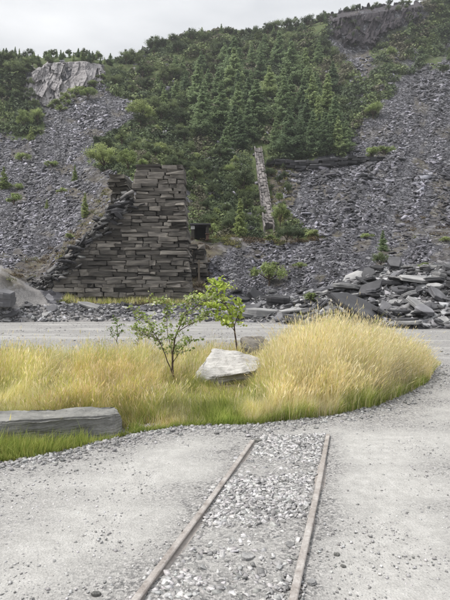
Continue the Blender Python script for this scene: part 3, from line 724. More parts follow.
# hut on the bench
hp, _ = surf(199, 238); hY = 52.6; hb = P(199.5, 239, hY)
hut = add('stone_hut', None, loc=hb)
tag(hut, 'small dark flat-roofed hut with a white panel on the ledge right of the wall', 'hut')
box_part('wall', hut, (-0.75, 0.6, 0.75), (0.35, 1.6, 1.5), M['hutwall']); box_part('wall', hut, (0.85, 0.6, 0.75), (0.3, 1.6, 1.5), M['hutwall'])
box_part('wall', hut, (0.05, 1.5, 0.75), (1.6, 0.25, 1.5), M['core']); box_part('roof', hut, (0.1, 0.5, 1.58), (2.3, 2.2, 0.16), M['dark'])
box_part('panel', hut, (-0.72, -0.26, 1.25), (0.42, 0.06, 0.42), M['white'])
drum = add('rusty_drum', None, loc=P(207.5, 240, 51.8), scale=(0.75, 0.75, 0.75)); tag(drum, 'small rust-brown winch drum beside the hut', 'drum')
def lathe(name, prof, seg, mat, parent):
    bm = bmesh.new(); rg = []
    for rr, zz in prof: rg.append([bm.verts.new((rr * math.cos(2 * math.pi * i / seg), rr * math.sin(2 * math.pi * i / seg), zz)) for i in range(seg)])
    for a, b in zip(rg[:-1], rg[1:]):
        for i in range(seg): bm.faces.new([a[i], a[(i + 1) % seg], b[(i + 1) % seg], b[i]])
    bm.faces.new(list(reversed(rg[0]))); bm.faces.new(rg[-1])
    me = bpy.data.meshes.new(name); bm.to_mesh(me); bm.free(); return add(name, me, mat, parent)
lathe('barrel', [(0.2, 0), (0.2, 0.9)], 14, M['rust'], drum); lathe('flange', [(0.34, 0), (0.34, 0.1)], 14, M['rust'], drum)
f2 = lathe('flange', [(0.34, 0), (0.34, 0.1)], 14, M['rust'], drum); f2.location.z = 0.85

# incline: stone-paved ramp up the wooded slope
def terrain_blocks(root, quad, rows, cols, mat, th, lift, name='stone_block', seed=3):
    r = random.Random(seed); (a0, b0), (a1, b1), (a2, b2), (a3, b3) = quad   # bottom-left, bottom-right, top-right, top-left
    rl = Vector(root.location)
    for i in range(rows):
        t0, t1 = (i / rows) , ((i + 1) / rows)
        sh = r.uniform(-0.12, 0.12)
        for j in range(cols):
            s0 = j / cols + (sh if j else 0); s1 = (j + 1) / cols + (sh if j < cols - 1 else 0)
            def q(s, t): return ((a0 + (a1 - a0) * s) * (1 - t) + (a3 + (a2 - a3) * s) * t, (b0 + (b1 - b0) * s) * (1 - t) + (b3 + (b2 - b3) * s) * t)
            cs = [q(s0, t0), q(s1, t0), q(s1, t1), q(s0, t1)]
            p, nn = surf_inc([c[0] for c in cs], [c[1] for c in cs])
            ctr = Vector(p.mean(0)); nv = Vector(nn.mean(0)).normalized()
            xa = Vector(p[1] - p[0]); ya = Vector(p[3] - p[0]); lx_, ly_ = xa.length, ya.length
            nv = xa.cross(ya).normalized()
            if nv.z < 0: nv = -nv
            xa = xa.normalized(); yb = nv.cross(xa)
            mtx = Matrix((xa, yb, nv)).transposed().to_euler()
            o = add(name, r.choice(mat), parent=root, loc=ctr + nv * (lift + r.uniform(-.05, .05)) - rl, rot=mtx, scale=(lx_ * 0.96, ly_ * 0.94, th * r.uniform(0.8, 1.25)))
_t = np.linspace(0, 1, 40); _px = 270.5 + (259 - 270.5) * _t; _py = 236 + (148 - 236) * _t
_pt, _ = surf(_px, _py); _pf = np.polyfit(_py, _pt[:, 1], 3)
def surf_inc(px, py):
    py = np.asarray(py, float); px = np.asarray(px, float); Y = np.polyval(_pf, py) - 0.9
    return np.stack([(px - CX) / F * Y, Y, H - (py - CY) / F * Y], -1), np.tile([0, -0.6, 0.8], (len(py), 1))
INC = [m.copy() for m in BLOCKS[:7]]
for m in INC: m.materials.clear(); m.materials.append(M['incl'])
ib, _ = surf(269, 234)
inc = add('stone_incline', None, loc=ib[0]); tag(inc, 'narrow pale stone incline running straight up the wooded slope', 'incline')
terrain_blocks(inc, [(265, 227), (273, 227), (260.5, 150), (255, 150)], 32, 2, INC, 0.8, 0.1)
terrain_blocks(inc, [(263.8, 232), (265.2, 232), (255, 149), (254, 149)], 26, 1, INC, 0.9, 0.3, 'kerb_stone', 5)
terrain_blocks(inc, [(273.6, 232), (274.8, 232), (261.4, 149), (260.5, 149)], 26, 1, INC, 0.9, 0.25, 'kerb_stone', 6)
# retaining wall of the upper ledge
rw = add('retaining_wall', None, loc=surf(325, 166)[0][0]); tag(rw, 'long dark stone retaining wall along the upper ledge at right of the wood', 'wall')
rr_ = random.Random(8); px_ = 266.0
DK = [m.copy() for m in BLOCKS[7:]]
for m in DK: m.materials.clear(); m.materials.append(M['dark'])
while px_ < 378:
    w_ = rr_.uniform(7, 12); hpx = np.interp(px_, [266, 290, 360, 378], [4, 8, 7, 3])
    base_py = np.interp(px_, [266, 300, 340, 378], [165, 167.5, 166.5, 161.5]); y0 = surf(px_ + w_ / 2, base_py)[0][0]
    nrow = 3
    for k in range(nrow):
        hh = hpx / F * y0[1] / nrow
        add('stone_block', rr_.choice(DK), parent=rw, loc=Vector(y0) + Vector((rr_.uniform(-.1, .1) + (k % 2) * 0.6, -0.3 + rr_.uniform(-.1, .1), hh * (k + 0.5) - 0.2)) - Vector(rw.location),
            rot=(0, rr_.uniform(-.04, .04), rr_.uniform(-.08, .08)), scale=(w_ / F * y0[1] * 0.98, 2.4, hh * 0.97))
    px_ += w_

# ------------------------------------------------------------------ foliage
def leaf_quads(c, n, size, aspect=1.6):
    """c (m,3) centres, n (m,3) normals, size (m,)"""
    m = len(c); n = n / (np.linalg.norm(n, axis=1, keepdims=True) + 1e-9)
    t = rng.normal(0, 1, (m, 3)); t -= n * (t * n).sum(1, keepdims=True); t /= np.linalg.norm(t, axis=1, keepdims=True) + 1e-9
    b = np.cross(n, t); s = size[:, None] * 0.5
    V = np.stack([c - t * s * aspect, c + b * s * 0.8 - t * s * 0.1, c + t * s * aspect, c - b * s * 0.8 - t * s * 0.1], 1).reshape(-1, 3)
    return V, (np.arange(m) * 4)[:, None] + np.arange(4)[None]
def tubes(paths, seg=6):
    V, Fc = [], []
    for pts_, rad in paths:
        pts_ = [Vector(p) for p in pts_]; rings = []
        for i, p in enumerate(pts_):
            d = (pts_[min(i + 1, len(pts_) - 1)] - pts_[max(i - 1, 0)]).normalized()
            a = d.orthogonal().normalized(); b = d.cross(a)
            if i and (a.dot(pa) < 0.0): a, b = -a, -b
            pa = a; base = len(V)
            for k in range(seg):
                th = 2 * math.pi * k / seg; V.append(p + (a * math.cos(th) + b * math.sin(th)) * rad[i])
            rings.append(base)
        for r0, r1 in zip(rings[:-1], rings[1:]):
            for k in range(seg): Fc.append((r0 + k, r0 + (k + 1) % seg, r1 + (k + 1) % seg, r1 + k))
    return np.array([tuple(v) for v in V]), np.array(Fc)
def conifer_proto(seed, mat, hgt=8.0, spread=0.22, dens=1.0):
    global rng
    keep = rng; rng = np.random.default_rng(seed)
    C_, N_, S_ = [], [], []; br = []
    nw = 28
    for w in range(nw):
        t = (w + rng.uniform(-.3, .3)) / nw; z = hgt * (0.06 + 0.94 * t)
        R = hgt * spread * (1 - t) ** 0.95 * rng.uniform(0.7, 1.15) + 0.05
        if t < 0.15: R *= 0.75
        nb_ = int(8 - 4 * t)
        for b in range(nb_):
            th = rng.uniform(0, 2 * np.pi); Rb = R * rng.uniform(0.6, 1.15); d = np.array([math.cos(th), math.sin(th), 0])
            if w % 2 == 0: br.append(([(0, 0, z), tuple(d * Rb * 0.9 + np.array([0, 0, z - 0.10 * Rb]))], [0.03, 0.008]))
            m = int((14 + 110 * Rb / (hgt * spread)) * dens)
            u = rng.random(m) ** 0.7
            c = d[None] * (u * Rb)[:, None] + np.array([0, 0, z])[None] + np.stack([0 * u, 0 * u, -0.16 * Rb * u ** 2 + 0.08 * Rb * (u > 0.8)], -1)
            c += rng.normal(0, 1, (m, 3)) * np.array([0.14, 0.14, 0.10]) * (0.4 + Rb * 0.5)
            C_.append(c); N_.append(rng.normal(0, 0.6, (m, 3)) + np.array([0, 0, 0.8]) + d[None] * 0.5); S_.append(rng.uniform(0.10, 0.21, m))
    C_, N_, S_ = map(np.concatenate, (C_, N_, S_))
    V, Fc = leaf_quads(C_, N_, S_ * hgt / 8, 1.5)
    col = np.repeat((0.7 + 0.6 * rng.random((len(C_), 1))) * np.array([[1, 1, 1]]), 4, 0)
    root = bpy.data.objects.new('conifer', None); scene.collection.objects.link(root)
    add('crown', fast_mesh('crown', V, Fc, col), mat, root)
    tv, tf = tubes([([(0, 0, -0.5), (0, 0, hgt * 0.5), (0, 0, hgt)], [0.16, 0.09, 0.02])] + br, 5)
    add('trunk', fast_mesh('trunk', tv, tf), M['bark'], root)
    rng = keep; return root
def bushy_proto(seed, mat, hgt=5.0, rad=2.2, nl=2200, name='tree', lobes=26, leaf=0.17, low=0.25):
    global rng
    keep = rng; rng = np.random.default_rng(seed)
    lc = rng.normal(0, 1, (lobes, 3)); lc /= np.linalg.norm(lc, axis=1, keepdims=True); lc[:, 2] = np.abs(lc[:, 2]) * 1.1 - 0.25
    lc *= rng.uniform(0.3, 1.0, (lobes, 1)); ctr = np.array([0, 0, hgt * (0.5 + low * 0.35)])
    lcw = ctr + lc * np.array([rad, rad, hgt * 0.47]); lr = rng.uniform(0.18, 0.42, lobes) * rad
    li = rng.integers(0, lobes, nl); d = rng.normal(0, 1, (nl, 3)); d /= np.linalg.norm(d, axis=1, keepdims=True)
    rr = rng.random(nl) ** 0.45 * (1 + 0.25 * rng.normal(0, 1, nl))
    c = lcw[li] + d * (lr[li] * rr)[:, None] * np.array([1, 1, 0.8])
    c[:, 2] = np.maximum(c[:, 2], 0.05)
    tn = (0.55 + 0.75 * rng.random(lobes))[li] * rng.uniform(0.75, 1.25, nl)
    V, Fc = leaf_quads(c, d + rng.normal(0, 0.6, (nl, 3)) + np.array([0, 0, 0.4]), rng.uniform(0.6, 1.3, nl) * leaf, 1.25)
    root = bpy.data.objects.new(name, None); scene.collection.objects.link(root)
    add('crown', fast_mesh('crown', V, Fc, np.repeat(tn[:, None] * np.array([[1, 1, 1]]), 4, 0)), mat, root)
    br = [([(0, 0, -0.5), (0.05, 0, hgt * 0.3), (0, 0.05, hgt * 0.62)], [0.13, 0.09, 0.04])]
    for q in lcw[:9]: br.append(([(0.02, 0, hgt * 0.28), tuple(q * np.array([.5, .5, .75])), tuple(q)], [0.06, 0.04, 0.012]))
    tv, tf = tubes(br, 5); add('trunk', fast_mesh('trunk', tv, tf), M['bark'], root)
    rng = keep; return root
CONL = [conifer_proto(580 + i, M['lighttree'], 8.0, (0.22, 0.26, 0.20)[i], 1.0) for i in range(3)]
CON = [conifer_proto(500 + i, M['conifer'], 8.0, (0.20, 0.25, 0.17, 0.22, 0.28)[i], 1.0) for i in range(5)]
DKT = [bushy_proto(520 + i, M['darktree'], 5.0, (2.0, 2.5, 1.8, 2.2)[i], 4200) for i in range(4)]
LTT = [bushy_proto(540 + i, M['lighttree'], 5.0, (2.0, 2.4, 2.2)[i], 4200) for i in range(3)]
SHR = [bushy_proto(560 + i, M['lighttree'], 2.0, (1.3, 1.6)[i], 1500, 'shrub', 12, 0.16, 0.0) for i in range(2)]
used = {}
def plant(protos, k, px, py, hpx, label, cat, group=None, wide=1.0, base_h=8.0, base_pt=None):
    """stands on the terrain at the sight line (px, py), hpx tall in photograph pixels at that distance"""
    p = surf(px, py)[0][0] if base_pt is None else np.array(base_pt)
    root = protos[k % len(protos)]; s = hpx / F * p[1] / base_h
    sc = (s * wide, s * wide, s); rz = random.uniform(0, 6.28); loc = tuple(p - np.array([0, 0, 0.15]))
    if root.name not in used:
        used[root.name] = 1; root.location = loc; root.rotation_euler = (0, 0, rz); root.scale = sc; o = root
    else: o = dup(root, loc, rz, sc)
    tag(o, label, cat, group)
    if not group and 'group' in o: del o['group']
    return o
# single trees that stand out
plant(LTT, 0, 141, 125, 27, 'bright green rounded tree at the top of the left scree', 'tree', wide=1.25, base_h=5)
plant(LTT, 1, 104, 172, 28, 'broad pale green tree behind the stone pier, left of its neighbour', 'tree', wide=1.35, base_h=5)
plant(LTT, 2, 128, 174, 26, 'smaller green tree directly behind the wall top, right of the broad pale one', 'tree', wide=1.05, base_h=5)
plant(CONL, 0, 240, 238, 42, 'slender bright green conifer at the ledge left of the stone incline', 'tree', wide=1.0)
plant(DKT, 0, 243, 196, 31, 'round green tree just left of the stone incline', 'tree', wide=1.1, base_h=5)
plant(LTT, 0, 280, 226, 26, 'leafy tree touching the right side of the stone incline foot', 'tree', wide=1.0, base_h=5)
plant(DKT, 1, 287, 246, 24, 'dark bush at the right end of the ledge below the incline', 'bush', wide=0.9, base_h=5)
plant(DKT, 2, 298, 243, 16, 'small dark bush right of the larger one on the ledge', 'bush', wide=1.1, base_h=5)
plant(SHR, 0, 313, 238, 9, 'low pale shrub at the end of the ledge path', 'shrub', wide=1.5, base_h=2)
plant(SHR, 1, 269, 286, 27, 'light green willow shrub alone in the middle scree gully', 'shrub', wide=0.8, base_h=2)
plant(SHR, 0, 313, 303, 13, 'low green shrub among slabs at the foot of the middle slope', 'shrub', wide=1.4, base_h=2)
plant(CON, 1, 383, 252, 23, 'small lone conifer on the right scree', 'tree', wide=1.3)
plant(DKT, 3, 381, 268, 18, 'dull olive bush below the lone conifer on the right scree', 'bush', wide=1.1, base_h=5)
plant(SHR, 1, 366, 237, 7, 'small pale shrub on the right scree ledge, left of the lone conifer', 'shrub', wide=1.4, base_h=2)
plant(SHR, 0, 425, 268, 7, 'small shrub on the scree above the right heap', 'shrub', wide=1.6, base_h=2)
plant(SHR, 1, 446, 243, 7, 'small shrub at the right frame edge on the scree', 'shrub', wide=1.6, base_h=2)
plant(LTT, 1, 373, 119, 17, 'pale tree at the wood edge above the right scree', 'tree', wide=1.1, base_h=5)
plant(SHR, 0, 371, 160, 13, 'green shrub at the right end of the retaining wall', 'shrub', wide=1.4, base_h=2)
plant(SHR, 1, 384, 156, 9, 'pale low shrub just right of the retaining wall end', 'shrub', wide=1.6, base_h=2)
plant(CONL, 2, 4, 188, 24, 'bright green small conifer at the left frame edge on the scree', 'tree', wide=1.4)
plant(SHR, 0, 14, 208, 13, 'rounded green bush on the left scree below the edge conifer', 'bush', wide=1.2, base_h=2)
plant(CONL, 3, 85, 216, 26, 'bright green young larch above the broken wall edge', 'tree', wide=1.0)
plant(CONL, 4, 75, 178, 18, 'small thin larch on the upper left scree terrace', 'tree', wide=0.9)
plant(CONL, 0, 47, 212, 12, 'tiny larch on the middle of the left scree', 'tree', wide=1.1)
plant(SHR, 1, 18, 186, 8, 'low shrub beside the edge conifer on the left scree', 'shrub', wide=1.5, base_h=2)
plant(LTT, 2, 25, 134, 25, 'pale green tree at the left foot of the pale cliff', 'tree', wide=0.9, base_h=5)
plant(LTT, 0, 38, 128, 18, 'rounded green tree just below the pale cliff', 'tree', wide=1.1, base_h=5)
plant(CONL, 1, 31, 140, 15, 'small bright conifer under the pale cliff trees', 'tree', wide=1.2)
plant(LTT, 1, 88, 104, 14, 'green bush at the right foot of the pale cliff', 'bush', wide=1.3, base_h=5)
plant(SHR, 0, 212, 238, 15, 'bright yellow-green shrub right of the hut', 'shrub', wide=0.8, base_h=2)
plant(DKT, 0, 352, 42, 13, 'tree at the foot of the dark cliff at upper right', 'tree', wide=1.0, base_h=5)
plant(LTT, 2, 392, 58, 14, 'pale tree below the dark cliff on the brown talus', 'tree', wide=1.0, base_h=5)
plant(DKT, 2, 443, 77, 12, 'dark bush at the right frame edge above the scree', 'bush', wide=1.3, base_h=5)
plant(DKT, 1, 262, 218, 13, 'dark bush overlapping the left kerb of the stone incline low down', 'bush', wide=0.8, base_h=5)
plant(LTT, 0, 279, 205, 12, 'pale bush beside the middle of the stone incline on its right', 'bush', wide=1.0, base_h=5)
plant(DKT, 3, 268, 178, 11, 'dark bush beside the upper incline on its right', 'bush', wide=1.0, base_h=5)
plant(SHR, 0, 270, 240, 7, 'low shrub growing over the foot of the stone incline', 'shrub', wide=1.4, base_h=2)
plant(SHR, 1, 52, 168, 7, 'small shrub high on the left scree below the cliff', 'shrub', wide=1.4, base_h=2)
plant(SHR, 0, 62, 196, 7, 'small shrub on the brown terrace of the left scree', 'shrub', wide=1.4, base_h=2)
plant(SHR, 1, 22, 160, 9, 'rounded shrub on the upper left scree near the frame edge', 'shrub', wide=1.3, base_h=2)
plant(SHR, 0, 70, 238, 7, 'small shrub beside the path above the wall edge', 'shrub', wide=1.4, base_h=2)
plant(SHR, 1, 300, 268, 8, 'small shrub on the right side of the middle gully', 'shrub', wide=1.1, base_h=2)
plant(LTT, 2, 196, 236, 11, 'bright bush at the ledge behind the hut', 'bush', wide=1.2, base_h=5)
# the wood
def wood(protos, n, poly, hmin, hmax, label, group, wide, base_h, sep, reject=(), cat='tree'):
    xs = [q[0] for q in poly]; ys = [q[1] for q in poly]; got = []
    for _ in range(n * 60):
        if len(got) >= n: break
        x = random.uniform(min(xs), max(xs)); y = random.uniform(min(ys), max(ys))
        if not in_poly(np.array([x]), np.array([y]), poly)[0]: continue
        if any(in_poly(np.array([x]), np.array([y]), rj)[0] for rj in reject): continue
        if any(abs(x - a) < sep and abs(y - b) < sep * 0.7 for a, b in got): continue
        got.append((x, y))
    for i, (x, y) in enumerate(got):
        hp = random.uniform(hmin, hmax); fx = (x - min(xs)) / (max(xs) - min(xs)); fy = (y - min(ys)) / (max(ys) - min(ys))
        sz = 'tall' if hp > hmin + 0.66 * (hmax - hmin) else 'short' if hp < hmin + 0.33 * (hmax - hmin) else 'medium'
        where = ('upper' if fy < 0.34 else 'middle' if fy < 0.67 else 'lower') + ('-left' if fx < 0.34 else '-centre' if fx < 0.67 else '-right')
        plant(protos, i, x, y, hp, sz + ' ' + label + ', ' + where, cat, group, random.uniform(*wide), base_h)
INCP = [(246, 150), (262, 142), (272, 152), (284, 238), (260, 238)]
for k_, (bx_, by_, bh_) in enumerate([(300, 157, 42), (313, 158, 47), (326, 157, 44), (338, 156, 40), (346, 155, 34), (287, 157, 38), (276, 152, 36), (318, 140, 44), (333, 138, 40), (303, 136, 42)]):
    plant(CON, k_, bx_, by_, bh_, 'full-grown conifer ' + ('%s in the row just above the retaining wall' % ['third', 'fourth', 'sixth', 'seventh', 'last', 'second', 'first'][k_] if k_ < 7 else '%s in the second row above the retaining wall' % ['middle', 'right-hand', 'left-hand'][k_ - 7]), 'tree', 'conifers above the retaining wall', 1.2)
wood(CON, 40, [(225,90),(262,70),(330,75),(345,110),(352,140),(345,156),(300,157),(268,160),(225,170),(200,150),(195,110)], 30, 54, 'light green conifer in the middle of the wood', 'conifers of the hillside wood', (1.2, 1.7), 8.0, 9, [INCP])
wood(CON, 26, [(150,90),(200,70),(260,55),(320,60),(330,75),(262,70),(225,90),(195,110),(160,120)], 15, 26, 'light conifer in the upper part of the wood', 'conifers of the upper wood', (1.3, 1.8), 8.0, 7)
wood(DKT, 56, [(128,66),(170,46),(215,40),(262,40),(320,36),(335,60),(300,70),(200,84),(150,105),(112,92)], 9, 17, 'dark broadleaf tree in the upper wood under the skyline', 'broadleaf trees of the upper wood', (0.9, 1.3), 5.0, 5.5)
wood(DKT, 62, [(150,108),(190,100),(225,165),(250,180),(258,236),(195,236),(190,190),(140,178),(105,160),(95,148),(130,126)], 10, 20, 'dark bushy tree in the lower left part of the wood above the wall', 'bushy trees above the wall', (0.9, 1.35), 5.0, 6, [INCP])
wood(LTT, 22, [(150,110),(225,100),(262,150),(258,236),(195,236),(190,190),(140,172)], 8, 15, 'lighter green bushy tree scattered in the lower wood', 'pale trees of the lower wood', (0.9, 1.3), 5.0, 12, [INCP])
wood(DKT, 10, [(268,165),(285,165),(290,200),(282,215),(270,190)], 7, 13, 'bushy tree on the bank right of the stone incline', 'trees right of the incline', (0.9, 1.3), 5.0, 7)
# skyline trees
def skyline(n, x0, x1, hmin, hmax, protos, base_h, label, group, row0=-1, wide=(0.9, 1.3)):
    for i in range(n):
        x = x0 + (x1 - x0) * (i + random.uniform(0.1, 0.9)) / n
        sk = np.interp(x, gpx, GPY[NVIS - 1]); hp = random.uniform(hmin, hmax)
        sz = 'tall ' if hp > hmin + 0.6 * (hmax - hmin) else 'low '; pl = ['far left', 'left of centre', 'centre', 'right of centre', 'far right'][int(5 * i / n)]
        plant(protos, i, x, sk + random.uniform(0.3, 4.0), hp, sz + label + ', ' + pl, 'tree', group, random.uniform(*wide), base_h)
wood(DKT, 14, [(18,72),(30,70),(32,100),(46,112),(34,114),(18,104)], 6, 12, 'tree overlapping the left edge of the pale cliff', 'trees on the pale cliff edge', (0.9, 1.3), 5.0, 4)
wood(SHR, 12, [(46,112),(60,104),(84,88),(104,76),(106,84),(86,98),(62,114)], 4, 8, 'shrub at the pale cliff base', 'shrubs at the pale cliff base', (1.2, 1.6), 2.0, 5, (), 'shrub')
skyline(30, -12, 112, 7, 13, CON, 8.0, 'dark conifer on the skyline above the pale cliff', 'skyline conifers above the pale cliff', wide=(1.0, 1.5))
wood(DKT, 26, [(-10,56),(40,60),(76,56),(104,58),(100,63),(76,61),(48,68),(24,82),(-10,80)], 6, 11, 'tree along the rim of the pale cliff', 'trees along the pale cliff rim', (0.9, 1.3), 5.0, 3)
skyline(16, -12, 112, 6, 10, DKT, 5.0, 'leafy tree on the skyline above the pale cliff', 'skyline trees above the pale cliff')
skyline(26, 112, 330, 6, 16, DKT, 5.0, 'dark tree on the skyline of the main wood', 'skyline trees of the main wood')
skyline(8, 200, 330, 9, 14, CON, 8.0, 'conifer standing up on the skyline of the main wood', 'skyline conifers of the main wood', wide=(1.0, 1.4))
skyline(10, 330, 455, 6, 10, DKT, 5.0, 'tree on the skyline above the dark cliff', 'skyline trees above the dark cliff')
wood(DKT, 24, [(-10,58),(20,66),(22,80),(20,104),(-10,124)], 10, 18, 'dark tree in the wood left of the pale cliff', 'trees left of the pale cliff', (0.9, 1.2), 5.0, 4.5)
wood(CON, 16, [(-10,60),(18,66),(20,104),(18,124),(-10,124)], 13, 22, 'conifer in the wood left of the pale cliff', 'conifers left of the pale cliff', (1.0, 1.3), 8.0, 5)
wood(DKT, 18, [(328,20),(340,9),(420,4),(425,18),(390,32),(372,48),(350,46)], 5, 9, 'tree rooted on ledges of the dark upper cliff', 'trees on the dark cliff', (1.0, 1.4), 5.0, 9)
wood(DKT, 16, [(425,5),(450,2),(460,60),(430,62),(400,72),(412,30)], 7, 12, 'dark tree beside the dark cliff at the top right corner', 'trees at the top right corner', (0.9, 1.3), 5.0, 7)
wood(CON, 10, [(395,35),(450,5),(455,60),(405,70)], 9, 15, 'conifer beside the dark cliff at the top right corner', 'conifers at the top right corner', (1.0, 1.3), 8.0, 8)
for lst in (CON, CONL, DKT, LTT, SHR):
    for o in lst:
        if o.name not in used:
            for c in list(o.children): bpy.data.objects.remove(c)
            bpy.data.objects.remove(o)

# undergrowth: bracken, heather and brambles between the trees
def undergrowth(name, n, polys, per, r0, r1, leaf, cols, label, reject=()):
    xs, ys = [], []
    for poly, share in polys:
        a, b = sample_poly(int(n * share), poly, reject); xs.append(a); ys.append(b)
    x, y = np.concatenate(xs), np.concatenate(ys); p, nn = surf(x, y); m = len(x)
    rad = rng.uniform(r0, r1, m) * np.clip(p[:, 1] / 90, 0.55, 1.5)
    d = rng.normal(0, 1, (m, per, 3)); d /= np.linalg.norm(d, axis=2, keepdims=True); d[..., 2] = np.abs(d[..., 2])
    c = p[:, None] + d * (rad[:, None] * rng.random((m, per)) ** 0.4)[..., None] * np.array([1, 1, 0.75])
    ci = rng.integers(0, len(cols), m); pat = fbm(np.stack([x * 0.04, y * 0.04, 0 * x], -1), 2, 88)
    ci = np.clip((pat * 0.7 + 0.5 + rng.normal(0, 0.18, m)) * len(cols), 0, len(cols) - 1).astype(int)
    col = np.array(cols)[ci][:, None] * rng.uniform(0.65, 1.35, (m, per, 1))
    V, Fc = leaf_quads(c.reshape(-1, 3), (d + rng.normal(0, 0.5, d.shape) + np.array([0, 0, 0.3])).reshape(-1, 3), (np.repeat(rad, per) * rng.uniform(0.6, 1.3, m * per)) * leaf, 1.2)
    o = add(name, fast_mesh(name, V, Fc, np.repeat(col.reshape(-1, 3), 4, 0)), M['under']); return stuff(o, label, 'undergrowth')
undergrowth('undergrowth', 3300, [(FOREST, 0.8), ([(-110,56),(20,64),(22,106),(40,112),(42,134),(20,138),(-110,124)], 0.22), ([(425,0),(470,-5),(470,55),(430,62),(400,75),(385,105),(374,90),(374,50),(410,28)], 0.1)],
            70, 0.9, 1.9, 0.28, [(0.075, 0.10, 0.056), (0.10, 0.135, 0.07), (0.14, 0.18, 0.085), (0.20, 0.245, 0.11), (0.15, 0.145, 0.10)], 'dense low undergrowth of shrubs and bracken filling the wood', [INCP, CL_L, CL_R])
undergrowth('heath_plants', 420, [([(186,240),(206,240),(212,262),(206,300),(192,300)], 0.2), ([(190,236),(325,234),(322,243),(230,247)], 0.4), ([(0,272),(60,245),(100,190),(118,178),(122,190),(85,245),(40,275),(0,286)], 0.15), ([(266,165),(296,168),(290,205),(282,228),(270,200)], 0.15), ([(395,215),(455,220),(455,250),(400,240)], 0.05), ([(60,303),(70,300),(190,300),(190,305)], 0.05)],
            60, 0.5, 1.0, 0.24, [(0.10, 0.075, 0.05), (0.13, 0.10, 0.055), (0.12, 0.13, 0.05), (0.20, 0.19, 0.07)], 'brown heather and dry grass on ledges and banks')

# ------------------------------------------------------------------ track
track = add('railway_track', None, loc=(0.3, 3.0, 0)); tag(track, 'pair of weathered narrow-gauge rails sunk in the gravel', 'railway track')
def rail(R, y0, y1):
    n = 40; ys = np.linspace(y0, y1, n); xs = rail_x(R, ys) + np.array([0.004 * math.sin(v * 2.1) for v in ys])
    dx = np.array([R[1][0] - R[0][0], R[1][1] - R[0][1]]); dx /= np.hypot(*dx); side_ = np.array([dx[1], -dx[0]])
    prof = [(-0.05, -0.05), (-0.045, -0.002), (-0.011, 0.006), (-0.009, 0.012), (-0.020, 0.017), (-0.0215, 0.029), (-0.016, 0.034), (0.016, 0.034), (0.0215, 0.029), (0.020, 0.017), (0.009, 0.012), (0.011, 0.006), (0.045, -0.002), (0.05, -0.05)]
    V = []
    for i in range(n):
        for a, b in prof: V.append((xs[i] + side_[0] * a - track.location.x, ys[i] + side_[1] * a - track.location.y, b))
    m = len(prof); Fc = [[i * m + k, i * m + (k + 1) % m, (i + 1) * m + (k + 1) % m, (i + 1) * m + k] for i in range(n - 1) for k in range(m)]
    Fc += [list(range(m - 1, -1, -1)), list(range((n - 1) * m, n * m))]
    me = bpy.data.meshes.new('rail'); me.from_pydata(V, [], Fc); me.update()
    o = add('rail', me, [M['rail'], M['railrust']], track)
    me.polygons.foreach_set('material_index', [0 if (i % m) in (5, 6, 7) and i < (n - 1) * m else 1 for i in range(len(me.polygons))]); return o
rail(LR, 0.3, LR[1][1]); rail(RR, 0.3, RR[1][1])
# loose slate stones
def yard_z(x, y): return mound(x, y)
def stones(name, x, y, s, label, cat, lo, hi, flat=(0.3, 0.7), tilt=0.25, pw=1.0):
    n = len(x); d = np.stack([s, s * rng.uniform(0.55, 0.95, n), s * rng.uniform(*flat, n)], -1)
    p = np.stack([x, y, yard_z(x, y) + d[:, 2] * 0.25], -1)
    return shard_object(name, p, np.tile([0, 0, 1.0], (n, 1)), d, tilt, tone(n, lo, hi, pw, (1, 0.99, 0.99)), M['chips'], label, cat, 0.26)
n = 16000
yb = 1.6 + (5.25 - 1.6) * rng.random(n) ** 0.85; f = rng.random(n)
xb = rail_x(LR, yb) - 0.06 + f * (rail_x(RR, yb) - rail_x(LR, yb) + 0.1)
bare = fbm(np.stack([xb * 1.6, yb * 2.1, 0 * xb], -1), 3, 15)
pyb = CY + H * F / yb
bare += 0.45 * np.exp(-((pyb - 548) / 16) ** 2) * (np.abs(f - 0.45) < 0.42) + 0.35 * np.exp(-((pyb - 476) / 9) ** 2) - 0.3 * np.exp(-((pyb - 590) / 14) ** 2)
k = (bare < 0.22) & ((f < 0.02) | (f > 0.03)) | (rng.random(n) < 0.12)
xb, yb, f = xb[k], yb[k], f[k]
s = 0.012 + 0.036 * rng.random(len(xb)) ** 2.6
near = (np.abs(xb - rail_x(LR, yb)) < 0.05) | (np.abs(xb - rail_x(RR, yb)) < 0.05)
s[near] *= 0.45
stones('track_ballast', xb, yb, s, 'grey slate chippings filling the space between the rails', 'ballast', 0.18, 0.58, (0.14, 0.36), 0.32)
n = 22000
yb = 1.8 + 5.2 * rng.random(n) ** 0.8; xb = (rng.random(n) - 0.5) * 1.25 * yb
lxx, rxx = rail_x(LR, yb), rail_x(RR, yb)
k = ~((xb > lxx - 0.05) & (xb < rxx + 0.05) & (yb < 5.1)) & ~in_poly(xb, yb, GW)
dens = fbm(np.stack([xb * 0.7, yb * 1.6, 0 * xb], -1), 3, 25) + 0.8 * np.exp(-(np.minimum(np.abs(xb - lxx), np.abs(xb - rxx)) / 0.16) ** 2) * (yb < 5.2)
k &= (dens > -0.15) | (rng.random(n) < 0.18)
xb, yb = xb[k], yb[k]; s = 0.004 + 0.015 * rng.random(len(xb)) ** 5
stones('slate_gravel', xb, yb, s, 'small slate chips scattered over the dusty yard', 'gravel', 0.2, 0.6)
